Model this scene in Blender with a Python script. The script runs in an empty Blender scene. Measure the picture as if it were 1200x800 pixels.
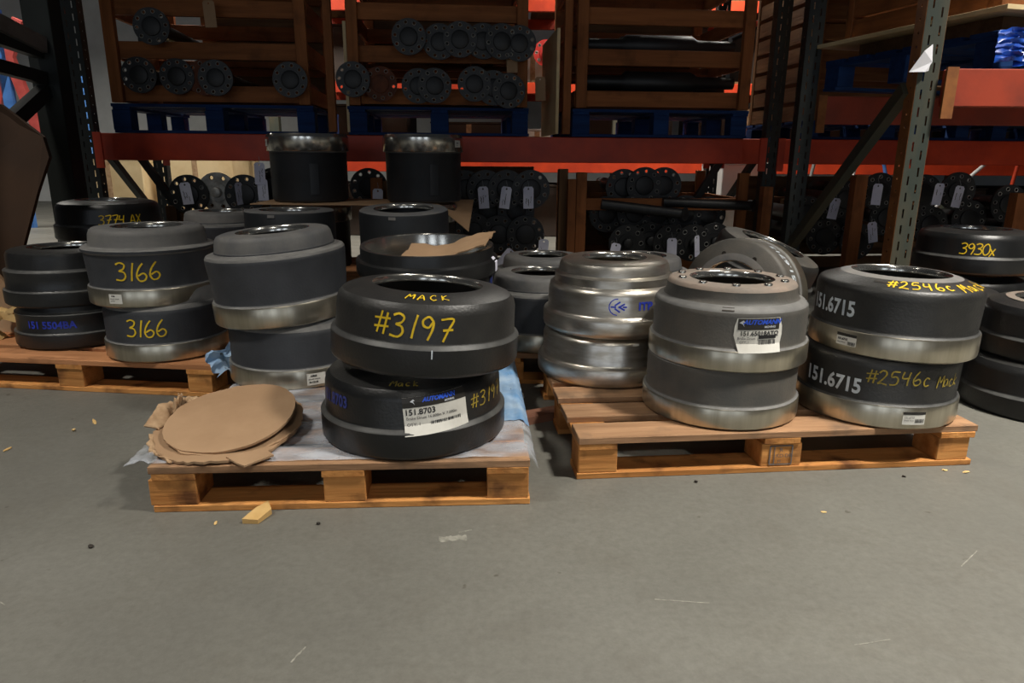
import bpy, bmesh, math, random
from mathutils import Matrix, Vector
random.seed(7)
R = math.radians
PI = math.pi

# ------------------------------------------------------------------ camera
scn = bpy.context.scene
COL = scn.collection
cam_d = bpy.data.cameras.new('camera'); cam_d.lens = 24.5; cam_d.sensor_width = 36
cam = bpy.data.objects.new('camera', cam_d); COL.objects.link(cam)
pitch = R(14.945); roll = R(0.4)
cam.matrix_world = (Matrix.Translation((0, 0, 0.8)) @ Matrix.Rotation(PI/2 - pitch, 4, 'X') @ Matrix.Rotation(roll, 4, 'Z'))
cam_d.clip_start = 0.05
scn.camera = cam

# ------------------------------------------------------------------ world, lamps, exposure
w = bpy.data.worlds.new('world'); scn.world = w; w.use_nodes = True
w.node_tree.nodes['Background'].inputs[0].default_value = (0.80, 0.88, 1.0, 1)
w.node_tree.nodes['Background'].inputs[1].default_value = 0.018
scn.view_settings.view_transform = 'Standard'
scn.view_settings.look = 'None'
scn.view_settings.gamma = 1
scn.view_settings.use_curve_mapping = False
scn.view_settings.exposure = 0.0

def area(name, loc, rot, sx, sy, power, col, spread=180):
    d = bpy.data.lights.new(name, 'AREA'); d.shape = 'RECTANGLE'; d.size = sx; d.size_y = sy
    d.energy = power; d.color = col; d.spread = R(spread)
    o = bpy.data.objects.new(name, d); COL.objects.link(o); o.location = loc; o.rotation_euler = rot
    return o
WARM = (1.0, 0.95, 0.86)
area('high_bay_lamp_aisle', (2.7, 0.75, 4.6), (0, 0, 0), 0.6, 0.4, 205, WARM, 95)
area('high_bay_lamp_aisle.001', (-2.8, 0.6, 4.6), (0, 0, 0), 0.6, 0.4, 72, WARM, 95)
area('high_bay_lamp_aisle.002', (0.5, -3.4, 4.6), (R(8), 0, 0), 1.3, 0.4, 42, WARM, 110)
area('high_bay_lamp_next_aisle', (-2.6, 6.1, 3.4), (0, 0, 0), 1.6, 0.4, 110, WARM, 140)
area('high_bay_lamp_next_aisle.001', (1.6, 6.1, 3.4), (0, 0, 0), 1.6, 0.4, 130, WARM, 140)
area('high_bay_lamp_next_aisle.002', (-6.0, 7.4, 3.6), (0, 0, 0), 1.6, 0.4, 110, WARM, 150)
for k_, x_ in enumerate((-5.2, -1.0, 3.2)):
    area('dock_door_daylight.%03d' % k_, (x_, -9.0, 1.7), (R(90), 0, 0), 2.0, 3.0, 42, (0.82, 0.9, 1.0))  # unseen bluish panels behind the camera, added for streaks on the steel bands

# ------------------------------------------------------------------ materials
def lin(c):
    c = c/255.0
    return c/12.92 if c <= 0.04045 else ((c+0.055)/1.055)**2.4
def rgb(r, g, b): return (lin(r), lin(g), lin(b), 1)

def base_mat(name):
    m = bpy.data.materials.new(name); m.use_nodes = True
    nt = m.node_tree; b = nt.nodes['Principled BSDF']
    return m, nt, b
def noisy(name, c1, c2, rough=0.6, metal=0.0, scale=8, detail=6, stretch=(1, 1, 1), bump=0.0, bscale=60,
          lo=0.35, hi=0.65, rvar=0.0, objvar=0.0, spec=0.5, stain=None):
    m, nt, b = base_mat(name)
    N, L = nt.nodes, nt.links
    tc = N.new('ShaderNodeTexCoord'); mp = N.new('ShaderNodeMapping'); mp.inputs['Scale'].default_value = stretch
    L.new(tc.outputs['Object'], mp.inputs['Vector'])
    oi = N.new('ShaderNodeObjectInfo')
    add = N.new('ShaderNodeVectorMath'); add.operation = 'MULTIPLY_ADD'
    comb = N.new('ShaderNodeCombineXYZ')
    for i in range(3): L.new(oi.outputs['Random'], comb.inputs[i])
    add.inputs[1].default_value = (37, 19, 53)
    L.new(comb.outputs[0], add.inputs[0]); L.new(mp.outputs[0], add.inputs[2])
    nz = N.new('ShaderNodeTexNoise'); nz.inputs['Scale'].default_value = scale; nz.inputs['Detail'].default_value = detail
    nz.inputs['Roughness'].default_value = 0.6
    L.new(add.outputs[0], nz.inputs['Vector'])
    mr = N.new('ShaderNodeMapRange'); mr.inputs['From Min'].default_value = lo; mr.inputs['From Max'].default_value = hi
    L.new(nz.outputs['Fac'], mr.inputs['Value'])
    mx = N.new('ShaderNodeMix'); mx.data_type = 'RGBA'
    mx.inputs['A'].default_value = c1; mx.inputs['B'].default_value = c2
    L.new(mr.outputs[0], mx.inputs['Factor'])
    out = mx.outputs['Result']
    if stain:
        n3 = N.new('ShaderNodeTexNoise'); n3.inputs['Scale'].default_value = stain[1]; n3.inputs['Detail'].default_value = 5
        add3 = N.new('ShaderNodeVectorMath'); add3.operation = 'MULTIPLY_ADD'; add3.inputs[1].default_value = (11, 23, 7)
        L.new(comb.outputs[0], add3.inputs[0]); L.new(tc.outputs['Object'], add3.inputs[2]); L.new(add3.outputs[0], n3.inputs['Vector'])
        r3 = N.new('ShaderNodeMapRange'); r3.inputs[1].default_value = 0.54; r3.inputs[2].default_value = 0.72; r3.inputs[4].default_value = stain[2]
        L.new(n3.outputs['Fac'], r3.inputs[0])
        m3 = N.new('ShaderNodeMix'); m3.data_type = 'RGBA'; m3.inputs['B'].default_value = stain[0]
        L.new(r3.outputs[0], m3.inputs['Factor']); L.new(out, m3.inputs['A']); out = m3.outputs['Result']
    if objvar:
        hv = N.new('ShaderNodeHueSaturation')
        mv = N.new('ShaderNodeMapRange'); mv.inputs['To Min'].default_value = 1-objvar; mv.inputs['To Max'].default_value = 1+objvar
        L.new(oi.outputs['Random'], mv.inputs['Value']); L.new(mv.outputs[0], hv.inputs['Value'])
        L.new(out, hv.inputs['Color']); out = hv.outputs['Color']
    L.new(out, b.inputs['Base Color'])
    b.inputs['Metallic'].default_value = metal; b.inputs['Roughness'].default_value = rough
    b.inputs['Specular IOR Level'].default_value = spec
    if rvar:
        mr2 = N.new('ShaderNodeMapRange'); mr2.inputs['To Min'].default_value = rough-rvar; mr2.inputs['To Max'].default_value = rough+rvar
        L.new(nz.outputs['Fac'], mr2.inputs['Value']); L.new(mr2.outputs[0], b.inputs['Roughness'])
    if bump:
        n2 = N.new('ShaderNodeTexNoise'); n2.inputs['Scale'].default_value = bscale; n2.inputs['Detail'].default_value = 4
        L.new(add.outputs[0], n2.inputs['Vector'])
        bp = N.new('ShaderNodeBump'); bp.inputs['Strength'].default_value = bump; bp.inputs['Distance'].default_value = 0.01
        L.new(n2.outputs['Fac'], bp.inputs['Height']); L.new(bp.outputs[0], b.inputs['Normal'])
    return m

M = {}
def floor_mat():
    m, nt, b = base_mat('concrete_floor'); N, L = nt.nodes, nt.links
    tc = N.new('ShaderNodeTexCoord')
    def noise(sc, det, rough=0.6, dist=0.0):
        n = N.new('ShaderNodeTexNoise'); n.inputs['Scale'].default_value = sc; n.inputs['Detail'].default_value = det
        n.inputs['Roughness'].default_value = rough; n.inputs['Distortion'].default_value = dist
        L.new(tc.outputs['Object'], n.inputs['Vector']); return n
    def rng(s, a, b_, c=0, d=1):
        r = N.new('ShaderNodeMapRange'); r.inputs[1].default_value = a; r.inputs[2].default_value = b_
        r.inputs[3].default_value = c; r.inputs[4].default_value = d; L.new(s, r.inputs[0]); return r.outputs[0]
    def mix(f, a, b_, mode='MIX'):
        x = N.new('ShaderNodeMix'); x.data_type = 'RGBA'; x.blend_type = mode
        if hasattr(f, 'links'): L.new(f, x.inputs['Factor'])
        else: x.inputs['Factor'].default_value = f
        for s, k in ((a, 'A'), (b_, 'B')):
            if hasattr(s, 'links'): L.new(s, x.inputs[k])
            else: x.inputs[k].default_value = s
        return x.outputs['Result']
    big = noise(0.9, 7, 0.62, 0.6); mid = noise(4.5, 8, 0.7, 0.3); fine = noise(60, 5, 0.7); speck = noise(26, 2, 0.5)
    c = mix(rng(big.outputs['Fac'], 0.35, 0.68), rgb(104, 103, 97), rgb(122, 121, 113))
    c = mix(rng(mid.outputs['Fac'], 0.50, 0.76, 0, 0.55), c, rgb(92, 87, 77))
    c = mix(rng(fine.outputs['Fac'], 0.3, 0.7, 0, 0.55), c, rgb(88, 86, 80))
    c = mix(rng(speck.outputs['Fac'], 0.73, 0.78, 0, 0.6), c, rgb(60, 52, 43))
    L.new(c, b.inputs['Base Color'])
    L.new(rng(mid.outputs['Fac'], 0.3, 0.7, 0.42, 0.66), b.inputs['Roughness'])
    b.inputs['Specular IOR Level'].default_value = 0.35
    bp = N.new('ShaderNodeBump'); bp.inputs['Strength'].default_value = 0.12; bp.inputs['Distance'].default_value = 0.01
    L.new(fine.outputs['Fac'], bp.inputs['Height']); L.new(bp.outputs[0], b.inputs['Normal'])
    return m
M['floor'] = floor_mat()
def wood(name, c1, c2, axis, objvar=0.15, stain=None):
    s = [26, 26, 26]; s['xyz'.index(axis)] = 2.2
    return noisy(name, c1, c2, 0.75, 0, 1.0, 8, tuple(s), 0.25, 3.0, 0.3, 0.7, objvar=objvar, spec=0.25, stain=stain)
for ax in 'xyz':
    M['pine_'+ax] = wood('pine_'+ax, rgb(212, 152, 88), rgb(170, 110, 56), ax, 0.18, (rgb(84, 50, 30), 11, 0.85))
    M['crate_'+ax] = wood('crate_wood_'+ax, rgb(160, 100, 58), rgb(126, 76, 42), ax, 0.15, (rgb(90, 54, 32), 7, 0.6))
    M['dark_'+ax] = wood('dark_wood_'+ax, rgb(120, 88, 58), rgb(84, 58, 36), ax)
    M['blue_'+ax] = wood('blue_wood_'+ax, rgb(20, 56, 108), rgb(14, 38, 78), ax)
M['deck'] = wood('weathered_deck', rgb(176, 138, 104), rgb(124, 92, 66), 'x', 0.18, (rgb(96, 80, 66), 8, 0.85))
M['deck_old'] = wood('orange_deck', rgb(196, 140, 98), rgb(150, 98, 60), 'x', 0.14, (rgb(96, 62, 42), 7, 0.7))
M['stain'] = noisy('wood_stain', rgb(92, 50, 34), rgb(120, 70, 40), 0.8)
M['black'] = noisy('black_drum_paint', rgb(23, 24, 25), rgb(33, 33, 33), 0.36, 0, 7, 6, bump=0.08, bscale=160, rvar=0.1)
M['black2'] = noisy('charcoal_drum_paint', rgb(31, 31, 31), rgb(44, 43, 41), 0.44, 0, 9, 6, bump=0.1, bscale=160)
M['slate'] = noisy('slate_drum_paint', rgb(43, 45, 49), rgb(54, 56, 60), 0.55, 0, 9, 6, bump=0.08, bscale=160)
M['grey'] = noisy('grey_drum_paint', rgb(66, 65, 62), rgb(86, 81, 74), 0.6, 0, 7, 7, bump=0.08, bscale=160)
M['dusty'] = noisy('dusty_drum_face', rgb(112, 105, 97), rgb(136, 120, 107), 0.75, 0, 8, 7, bump=0.1, bscale=120)
M['dusty_grey'] = noisy('dusty_grey_face', rgb(96, 96, 96), rgb(122, 118, 113), 0.7, 0, 8, 7, bump=0.08, bscale=120)
M['crown'] = noisy('dusty_crown', rgb(78, 79, 81), rgb(102, 100, 97), 0.65, 0, 8, 7, bump=0.08, bscale=120)
M['tall'] = noisy('dark_tall_paint', rgb(26, 29, 32), rgb(34, 37, 41), 0.5, 0, 8, 5, bump=0.05, bscale=160)
M['tall_face'] = noisy('tall_face', rgb(80, 82, 86), rgb(100, 99, 97), 0.65, 0, 8, 6)
def steel(name, c1, c2, rough, metal):
    m = noisy(name, c1, c2, rough, metal, 1.0, 5, (22, 22, 1.5), 0.0, 1, 0.3, 0.7, rvar=0.05)  # vertical streaks in the colour imitate reflections along the bands
    return m
M['steel'] = steel('machined_steel', rgb(202, 195, 178), rgb(166, 158, 140), 0.30, .94)
M['steel_bright'] = steel('bright_steel', rgb(216, 214, 208), rgb(190, 187, 178), 0.20, .95)
M['silver'] = noisy('bare_silver_drum', rgb(216, 212, 204), rgb(178, 170, 156), 0.32, 0.95, 5, 7, (2, 2, 9), 0.05, 90, rvar=0.08)
M['yellow'] = noisy('yellow_paint_pen', rgb(236, 200, 30), rgb(214, 176, 22), 0.55)
M['yellow_dull'] = noisy('faded_yellow_pen', rgb(176, 152, 44), rgb(128, 114, 48), 0.6, scale=40)
M['white_paint'] = noisy('white_stencil', rgb(214, 222, 228), rgb(170, 180, 190), 0.6, scale=40)
M['blue_paint'] = noisy('blue_stencil', rgb(38, 62, 190), rgb(30, 46, 150), 0.55, scale=40)
M['blue_faint'] = noisy('faint_blue_stencil', rgb(40, 56, 132), rgb(32, 44, 98), 0.55, scale=40)
M['paper'] = noisy('sticker_paper', rgb(226, 224, 216), rgb(206, 203, 194), 0.6)
M['tag'] = noisy('tag_card', rgb(226, 226, 240), rgb(206, 206, 224), 0.7, objvar=0.06)
M['ink'] = noisy('black_ink', rgb(24, 24, 26), rgb(34, 34, 36), 0.6)
M['ink_soft'] = noisy('grey_ink', rgb(86, 84, 84), rgb(110, 108, 106), 0.7)
M['header'] = noisy('sticker_header', rgb(34, 32, 30), rgb(44, 40, 36), 0.5)
M['logo_blue'] = noisy('logo_blue', rgb(44, 96, 226), rgb(36, 80, 200), 0.5)
M['logo_white'] = noisy('logo_white', rgb(200, 204, 210), rgb(180, 184, 190), 0.5)
M['card'] = noisy('cardboard', rgb(172, 141, 110), rgb(154, 124, 95), 0.85, 0, 4, 6, bump=0.1, bscale=40, spec=0.2)
M['card_edge'] = noisy('torn_cardboard', rgb(186, 156, 122), rgb(152, 120, 88), 0.9, 0, 30, 5)
M['card_dark'] = noisy('brown_box_board', rgb(64, 42, 24), rgb(52, 34, 20), 0.85, 0, 3, 6)  # board brown, darkened in the colour for the left rack's shadow
M['orange'] = noisy('orange_rack_paint', rgb(206, 66, 26), rgb(170, 50, 22), 0.5, 0, 4, 7, bump=0.03)
M['orange_worn'] = noisy('worn_orange_rack_paint', rgb(160, 60, 36), rgb(126, 50, 34), 0.55, 0, 6, 8, bump=0.05, lo=0.4, hi=0.75)  # worn orange, colour darkened to imitate weaker light on the right rack
M['green'] = noisy('green_rack_paint', rgb(50, 58, 51), rgb(82, 74, 56), 0.6, 0, 5, 8, (1, 1, .3), lo=0.4, hi=0.7)
M['rust'] = noisy('rusty_rack_edge', rgb(150, 94, 44), rgb(122, 72, 34), 0.8, 0, 14, 8)
M['darkpost'] = noisy('dark_rack_paint', rgb(24, 30, 28), rgb(33, 38, 36), 0.6, 0, 5, 6)
M['hub'] = noisy('black_axle_paint', rgb(22, 23, 25), rgb(32, 32, 32), 0.5, 0, 12, 6, objvar=0.25)
M['hub_red'] = noisy('red_axle_paint', rgb(196, 50, 40), rgb(160, 36, 30), 0.5, 0, 12, 6)
M['hub_rust'] = noisy('rusty_axle', rgb(110, 60, 36), rgb(80, 44, 28), 0.8, 0, 20, 6)
M['rimmetal'] = noisy('worn_steel_rim', rgb(196, 194, 188), rgb(150, 147, 140), 0.45, 0.4, 20, 4)
M['string'] = noisy('string', rgb(160, 160, 160), rgb(130, 130, 130), 0.8)
M['wall'] = noisy('white_wall', rgb(214, 216, 214), rgb(196, 198, 196), 0.8, 0, 2, 4)
M['cream'] = noisy('cream_board', rgb(226, 204, 160), rgb(204, 178, 132), 0.8, 0, 3, 6, objvar=0.1)
M['whitebox'] = noisy('white_box', rgb(222, 222, 218), rgb(200, 200, 198), 0.7, 0, 3, 5, objvar=0.1)
M['darkbox'] = noisy('dark_brown_box', rgb(60, 46, 36), rgb(44, 36, 30), 0.8, 0, 3, 5, objvar=0.2)  # for boxes added to darken the gaps at the far rack
M['red'] = noisy('red_paint', rgb(206, 92, 86), rgb(180, 70, 66), 0.5)
M['bluewrap'] = noisy('blue_wrap', rgb(36, 96, 206), rgb(24, 66, 160), 0.3, 0, 8, 6)
M['bluebright'] = noisy('blue_panel', rgb(86, 140, 214), rgb(66, 116, 190), 0.5)
M['grey_metal'] = noisy('grey_galvanised', rgb(150, 152, 150), rgb(120, 122, 120), 0.5, 0.6, 6)
M['sheet'] = noisy('white_paper', rgb(232, 232, 238), rgb(220, 220, 226), 0.7)
M['chip'] = noisy('wood_chip', rgb(222, 190, 130), rgb(196, 158, 98), 0.8)
M['stone'] = noisy('dark_crumb', rgb(52, 46, 40), rgb(40, 36, 32), 0.9)
M['plank_dark'] = wood('stained_plank', rgb(130, 92, 74), rgb(100, 66, 52), 'x', 0.0)
def film_mat():
    m, nt, b = base_mat('plastic_film'); N, L = nt.nodes, nt.links
    b.inputs['Base Color'].default_value = rgb(222, 228, 238); b.inputs['Roughness'].default_value = 0.22
    tc = N.new('ShaderNodeTexCoord'); nz = N.new('ShaderNodeTexNoise'); nz.inputs['Scale'].default_value = 9; nz.inputs['Detail'].default_value = 7
    mp = N.new('ShaderNodeMapping'); mp.inputs['Scale'].default_value = (1, 1.6, 1)
    L.new(tc.outputs['Object'], mp.inputs[0]); L.new(mp.outputs[0], nz.inputs['Vector'])
    mr = N.new('ShaderNodeMapRange'); mr.inputs[1].default_value = 0.35; mr.inputs[2].default_value = 0.68; mr.inputs[3].default_value = 0.06; mr.inputs[4].default_value = 0.46
    L.new(nz.outputs['Fac'], mr.inputs[0]); L.new(mr.outputs[0], b.inputs['Alpha'])
    return m
M['dust_ledge'] = noisy('dusty_ledge', rgb(122, 121, 118), rgb(98, 97, 95), 0.65, 0, 14, 7, lo=0.3, hi=0.6)  # ledge dust, with the overhead-light highlight put into the colour too
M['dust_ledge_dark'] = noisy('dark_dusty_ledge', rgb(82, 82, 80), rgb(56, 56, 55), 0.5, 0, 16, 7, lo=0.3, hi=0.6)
M['scuff'] = noisy('pale_scuff', rgb(150, 148, 138), rgb(118, 116, 107), 0.7, 0, 90, 5)
M['film'] = film_mat()
M['film_blue'] = noisy('blue_plastic_film', rgb(110, 158, 206), rgb(176, 200, 224), 0.3, 0, 12, 6)

# ------------------------------------------------------------------ object helpers
def link(o, parent=None):
    COL.objects.link(o)
    if parent is not None: o.parent = parent
    return o
def meta(o, label=None, cat=None, group=None, kind=None):
    if label: o['label'] = label
    if cat: o['category'] = cat
    if group: o['group'] = group
    if kind: o['kind'] = kind
    return o
def empty(name, loc=(0, 0, 0), rot=(0, 0, 0), parent=None):
    o = bpy.data.objects.new(name, None); o.empty_display_size = 0.05
    o.location = loc; o.rotation_euler = rot
    return link(o, parent)
def mesh_of(name, V, F, mat, smooth=None):
    me = bpy.data.meshes.new(name); me.from_pydata([tuple(v) for v in V], [], F); me.update()
    if smooth is not None:
        me.polygons.foreach_set('use_smooth', [True]*len(me.polygons)); me.set_sharp_from_angle(angle=R(smooth))
    if mat is not None: me.materials.append(M[mat] if isinstance(mat, str) else mat)
    return me
def ob(name, me, parent=None, loc=(0, 0, 0), rot=(0, 0, 0)):
    o = bpy.data.objects.new(name, me); o.location = loc; o.rotation_euler = rot
    return link(o, parent)
class MB:
    def __init__(s): s.V = []; s.F = []
    def add(s, V, F):
        n = len(s.V); s.V += [tuple(v) for v in V]; s.F += [tuple(i+n for i in f) for f in F]; return s
    def box(s, c, d, rot=None):
        P = []
        for dz in (-1, 1):
            for dx, dy in ((-1, -1), (1, -1), (1, 1), (-1, 1)):
                v = Vector((dx*d[0]/2, dy*d[1]/2, dz*d[2]/2))
                if rot is not None: v = rot @ v
                P.append(v + Vector(c))
        return s.add(P, [(3, 2, 1, 0), (4, 5, 6, 7), (0, 1, 5, 4), (1, 2, 6, 5), (2, 3, 7, 6), (3, 0, 4, 7)])
    def tube(s, pts, r, n=8, cap=True):
        pts = [Vector(p) for p in pts]; rings = []; V = []; F = []
        for i, p in enumerate(pts):
            t = (pts[min(i+1, len(pts)-1)] - pts[max(i-1, 0)]).normalized()
            a = t.orthogonal().normalized() if i == 0 else (pa - t*pa.dot(t)).normalized()
            pa = a; b = t.cross(a); rr = r[i] if isinstance(r, (list, tuple)) else r
            V += [p + (a*math.cos(2*PI*k/n) + b*math.sin(2*PI*k/n))*rr for k in range(n)]
        for i in range(len(pts)-1):
            for k in range(n):
                F.append((i*n+k, i*n+(k+1) % n, (i+1)*n+(k+1) % n, (i+1)*n+k))
        if cap: F += [tuple(range(n))[::-1], tuple((len(pts)-1)*n+k for k in range(n))]
        return s.add(V, F)
    def mesh(s, name, mat, smooth=None): return mesh_of(name, s.V, s.F, mat, smooth)
_boxes = {}
def box_mesh(d, mat, bev=0.0):
    k = (tuple(round(x, 4) for x in d), mat, bev)
    if k not in _boxes:
        me = MB().box((0, 0, 0), d).mesh('box', mat)
        if bev:
            bm = bmesh.new(); bm.from_mesh(me)
            bmesh.ops.bevel(bm, geom=list(bm.edges), offset=bev, segments=1, affect='EDGES'); bm.to_mesh(me); bm.free()
        _boxes[k] = me
    return _boxes[k]
def part_box(name, c, d, mat, parent, rot=(0, 0, 0), bev=0.0):
    return ob(name, box_mesh(d, mat, bev), parent, c, rot)
def lathe(pts, n=72, close=False):
    V = []; F = []; m = len(pts)
    for r, z in pts:
        V += [(r*math.cos(2*PI*k/n), r*math.sin(2*PI*k/n), z) for k in range(n)]
    for i in range(m if close else m-1):
        j = (i+1) % m
        for k in range(n):
            F.append((i*n+k, i*n+(k+1) % n, j*n+(k+1) % n, j*n+k))
    return V, F
def torus(c, R0, r, axis_y=True, n=14, m=5):
    V = []; F = []
    for i in range(n):
        a = 2*PI*i/n
        for k in range(m):
            b = 2*PI*k/m; q = R0 + r*math.cos(b)
            p = (q*math.cos(a), r*math.sin(b), q*math.sin(a)) if axis_y else (q*math.cos(a), q*math.sin(a), r*math.sin(b))
            V.append((c[0]+p[0], c[1]+p[1], c[2]+p[2]))
    for i in range(n):
        for k in range(m):
            F.append((i*m+k, ((i+1) % n)*m+k, ((i+1) % n)*m+(k+1) % m, i*m+(k+1) % m))
    return V, F
def plate_with_holes(outer, holes, thick):
    """flat plate (in XY) with real holes, from closed outlines"""
    cu = bpy.data.curves.new('outline', 'CURVE'); cu.dimensions = '2D'; cu.fill_mode = 'BOTH'; cu.extrude = thick/2
    for loop in [outer]+holes:
        sp = cu.splines.new('POLY'); sp.points.add(len(loop)-1); sp.use_cyclic_u = True
        for p, (x, y) in zip(sp.points, loop): p.co = (x, y, 0, 1)
    o = bpy.data.objects.new('outline', cu)
    me = bpy.data.meshes.new_from_object(o)
    V = [tuple(v.co) for v in me.vertices]; F = [tuple(p.vertices) for p in me.polygons]
    bpy.data.objects.remove(o); bpy.data.curves.remove(cu); bpy.data.meshes.remove(me)
    return V, F
def ring_pts(cx, cy, r, n): return [(cx+r*math.cos(2*PI*k/n), cy+r*math.sin(2*PI*k/n)) for k in range(n)]
def text_flat(body, size, bold=0.0):
    cu = bpy.data.curves.new('txt', 'FONT'); cu.body = body; cu.size = size; cu.align_x = 'CENTER'; cu.align_y = 'CENTER'
    cu.offset = bold; cu.resolution_u = 3
    o = bpy.data.objects.new('txt', cu); me = bpy.data.meshes.new_from_object(o)
    V = [tuple(v.co) for v in me.vertices]; F = [tuple(p.vertices) for p in me.polygons]
    bpy.data.objects.remove(o); bpy.data.curves.remove(cu); bpy.data.meshes.remove(me)
    return V, F
# hand-drawn glyph strokes in a unit box (0..~0.7 wide, 0..1 high)
G = {
 '#': [[(.18, .05), (.3, .98)], [(.48, .02), (.56, .95)], [(.0, .66), (.72, .72)], [(.02, .3), (.68, .38)]],
 '0': [[(.3, 1), (.08, .75), (.04, .4), (.16, .06), (.36, .02), (.54, .25), (.56, .65), (.44, .93), (.28, 1)]],
 '1': [[(.3, 1), (.22, .5), (.18, 0)]],
 '2': [[(.05, .8), (.2, .98), (.42, .95), (.48, .72), (.3, .38), (.04, .04), (.22, .1), (.6, .0)]],
 '3': [[(.06, .9), (.3, 1), (.52, .88), (.44, .65), (.22, .54), (.46, .48), (.54, .24), (.36, .03), (.0, .06)]],
 '4': [[(.1, .98), (.04, .52), (.5, .56)], [(.5, .96), (.42, .5), (.4, 0)]],
 '5': [[(.56, .96), (.14, .94), (.08, .58), (.36, .62), (.52, .38), (.4, .06), (.04, .02)]],
 '6': [[(.36, 1), (.14, .68), (.04, .3), (.18, .03), (.42, .06), (.52, .28), (.36, .45), (.1, .3)]],
 '7': [[(.04, .92), (.56, .98), (.4, .5), (.24, 0)], [(.18, .48), (.6, .54)]],
 '9': [[(.5, .8), (.3, .98), (.08, .82), (.12, .6), (.34, .54), (.5, .8), (.5, .45), (.36, 0)]],
 'A': [[(.0, 0), (.28, 1), (.54, 0)], [(.1, .36), (.46, .38)]],
 'X': [[(.02, .96), (.54, .02)], [(.5, .98), (.0, 0)]],
 'x': [[(.02, .6), (.4, .0)], [(.42, .62), (.0, -.1)]],
 'M': [[(.0, .0), (.1, .92), (.3, .4), (.54, .94), (.62, .0)]],
 'a': [[(.42, .5), (.2, .6), (.04, .3), (.14, .04), (.34, .12), (.44, .5), (.5, .0)]],
 'c': [[(.42, .52), (.22, .62), (.06, .34), (.18, .04), (.44, .1)]],
 'C': [[(.5, .85), (.3, 1), (.08, .7), (.08, .3), (.26, .02), (.52, .12)]],
 'K': [[(.1, .98), (.06, .0)], [(.52, .95), (.1, .45), (.56, .0)]],
 'k': [[(.1, .98), (.06, .0)], [(.44, .6), (.1, .3), (.46, .0)]],
}
def stroke_text(s, h, wd, adv=0.78, slant=0.05):
    """ribbon strokes, centred on the origin"""
    def smooth(p):
        q = []
        for i in range(len(p)-1):
            p0 = p[max(i-1, 0)]; p1 = p[i]; p2 = p[i+1]; p3 = p[min(i+2, len(p)-1)]
            for t in (0, .25, .5, .75):
                q.append(tuple(0.5*((2*b)+(c-a)*t+(2*a-5*b+4*c-d)*t*t+(-a+3*b-3*c+d)*t**3) for a, b, c, d in zip(p0, p1, p2, p3)))
        q.append(p[-1]); return q
    V = []; F = []; x = 0.0; lines = []
    for ch in s:
        if ch == ' ': x += .45; continue
        dy = random.uniform(-.05, .05)
        for st in G[ch]: lines.append([((x+a+slant*b)*h, (b+dy)*h) for a, b in (smooth(st) if len(st) > 2 else st)])
        x += adv if ch not in '1' else adv*.62
    W = (x-.2)*h
    for ln in lines:
        n0 = len(V)
        for i, p in enumerate(ln):
            a = ln[max(i-1, 0)]; b = ln[min(i+1, len(ln)-1)]
            dx, dy = b[0]-a[0], b[1]-a[1]; l = math.hypot(dx, dy) or 1
            ww = wd*random.uniform(.85, 1.1)
            V.append((p[0]-dy/l*ww/2-W/2, p[1]+dx/l*ww/2-h/2)); V.append((p[0]+dy/l*ww/2-W/2, p[1]-dx/l*ww/2-h/2))
        for i in range(len(ln)-1): F.append((n0+2*i, n0+2*i+1, n0+2*i+3, n0+2*i+2))
    return V, F
def rect_grid(w_, h_, nx=14, ny=4):
    V = [(-w_/2+w_*i/nx, -h_/2+h_*j/ny) for j in range(ny+1) for i in range(nx+1)]
    F = [(j*(nx+1)+i, j*(nx+1)+i+1, (j+1)*(nx+1)+i+1, (j+1)*(nx+1)+i) for j in range(ny) for i in range(nx)]
    return V, F
def shift(VF, dx, dy): return [(v[0]+dx, v[1]+dy) for v in VF[0]], VF[1]
def spin(V, a):
    c, s = math.cos(a), math.sin(a); return [(v[0]*c-v[1]*s, v[0]*s+v[1]*c) for v in V]
def r_at(prof, z):
    side = [p for p in prof]
    for (r0, z0), (r1, z1) in zip(side, side[1:]):
        if z0 <= z <= z1 and z1 > z0: return r0+(r1-r0)*(z-z0)/(z1-z0)
    return side[-1][0]
def z_at(prof, r):
    for (r0, z0), (r1, z1) in zip(prof[::-1], prof[::-1][1:]):
        if min(r0, r1) <= r <= max(r0, r1) and abs(r1-r0) > 1e-6: return z0+(z1-z0)*(r-r0)/(r1-r0)
    return prof[-1][1]
def wrap(VF, prof, th, z, off, rot=0.0):
    """wrap flat artwork round a drum's side at angle th (deg) and height z"""
    V, F = VF; rr = r_at(prof, z); out = []
    for u, v in spin(V, rot):
        a = R(th)+u/rr; q = r_at(prof, z+v)+off
        out.append((q*math.cos(a), q*math.sin(a), z+v))
    return out, F
def wrap_top(VF, prof, th, rad, off):
    """lay flat artwork on a drum's top face at angle th, reading from outside"""
    V, F = VF; out = []
    for u, v in [(p[0], p[1]) for p in V]:
        q = rad-v; a = R(th)+u/rad
        out.append((q*math.cos(a), q*math.sin(a), z_at(prof, q)+off))
    return out, F

# ------------------------------------------------------------------ setting
def struct(name, me, label=None):
    o = ob(name, me); o['kind'] = 'structure'
    if label: o['label'] = label
    return o
struct('floor', mesh_of('floor', [(-14, -12, 0), (14, -12, 0), (14, 12, 0), (-14, 12, 0)], [(0, 1, 2, 3)], 'floor'), 'grey worn concrete warehouse floor')
struct('wall_back', MB().box((0, 12.05, 3), (28, 0.1, 6)).mesh('wall', 'wall'), 'pale warehouse wall far behind the racks')

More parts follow.
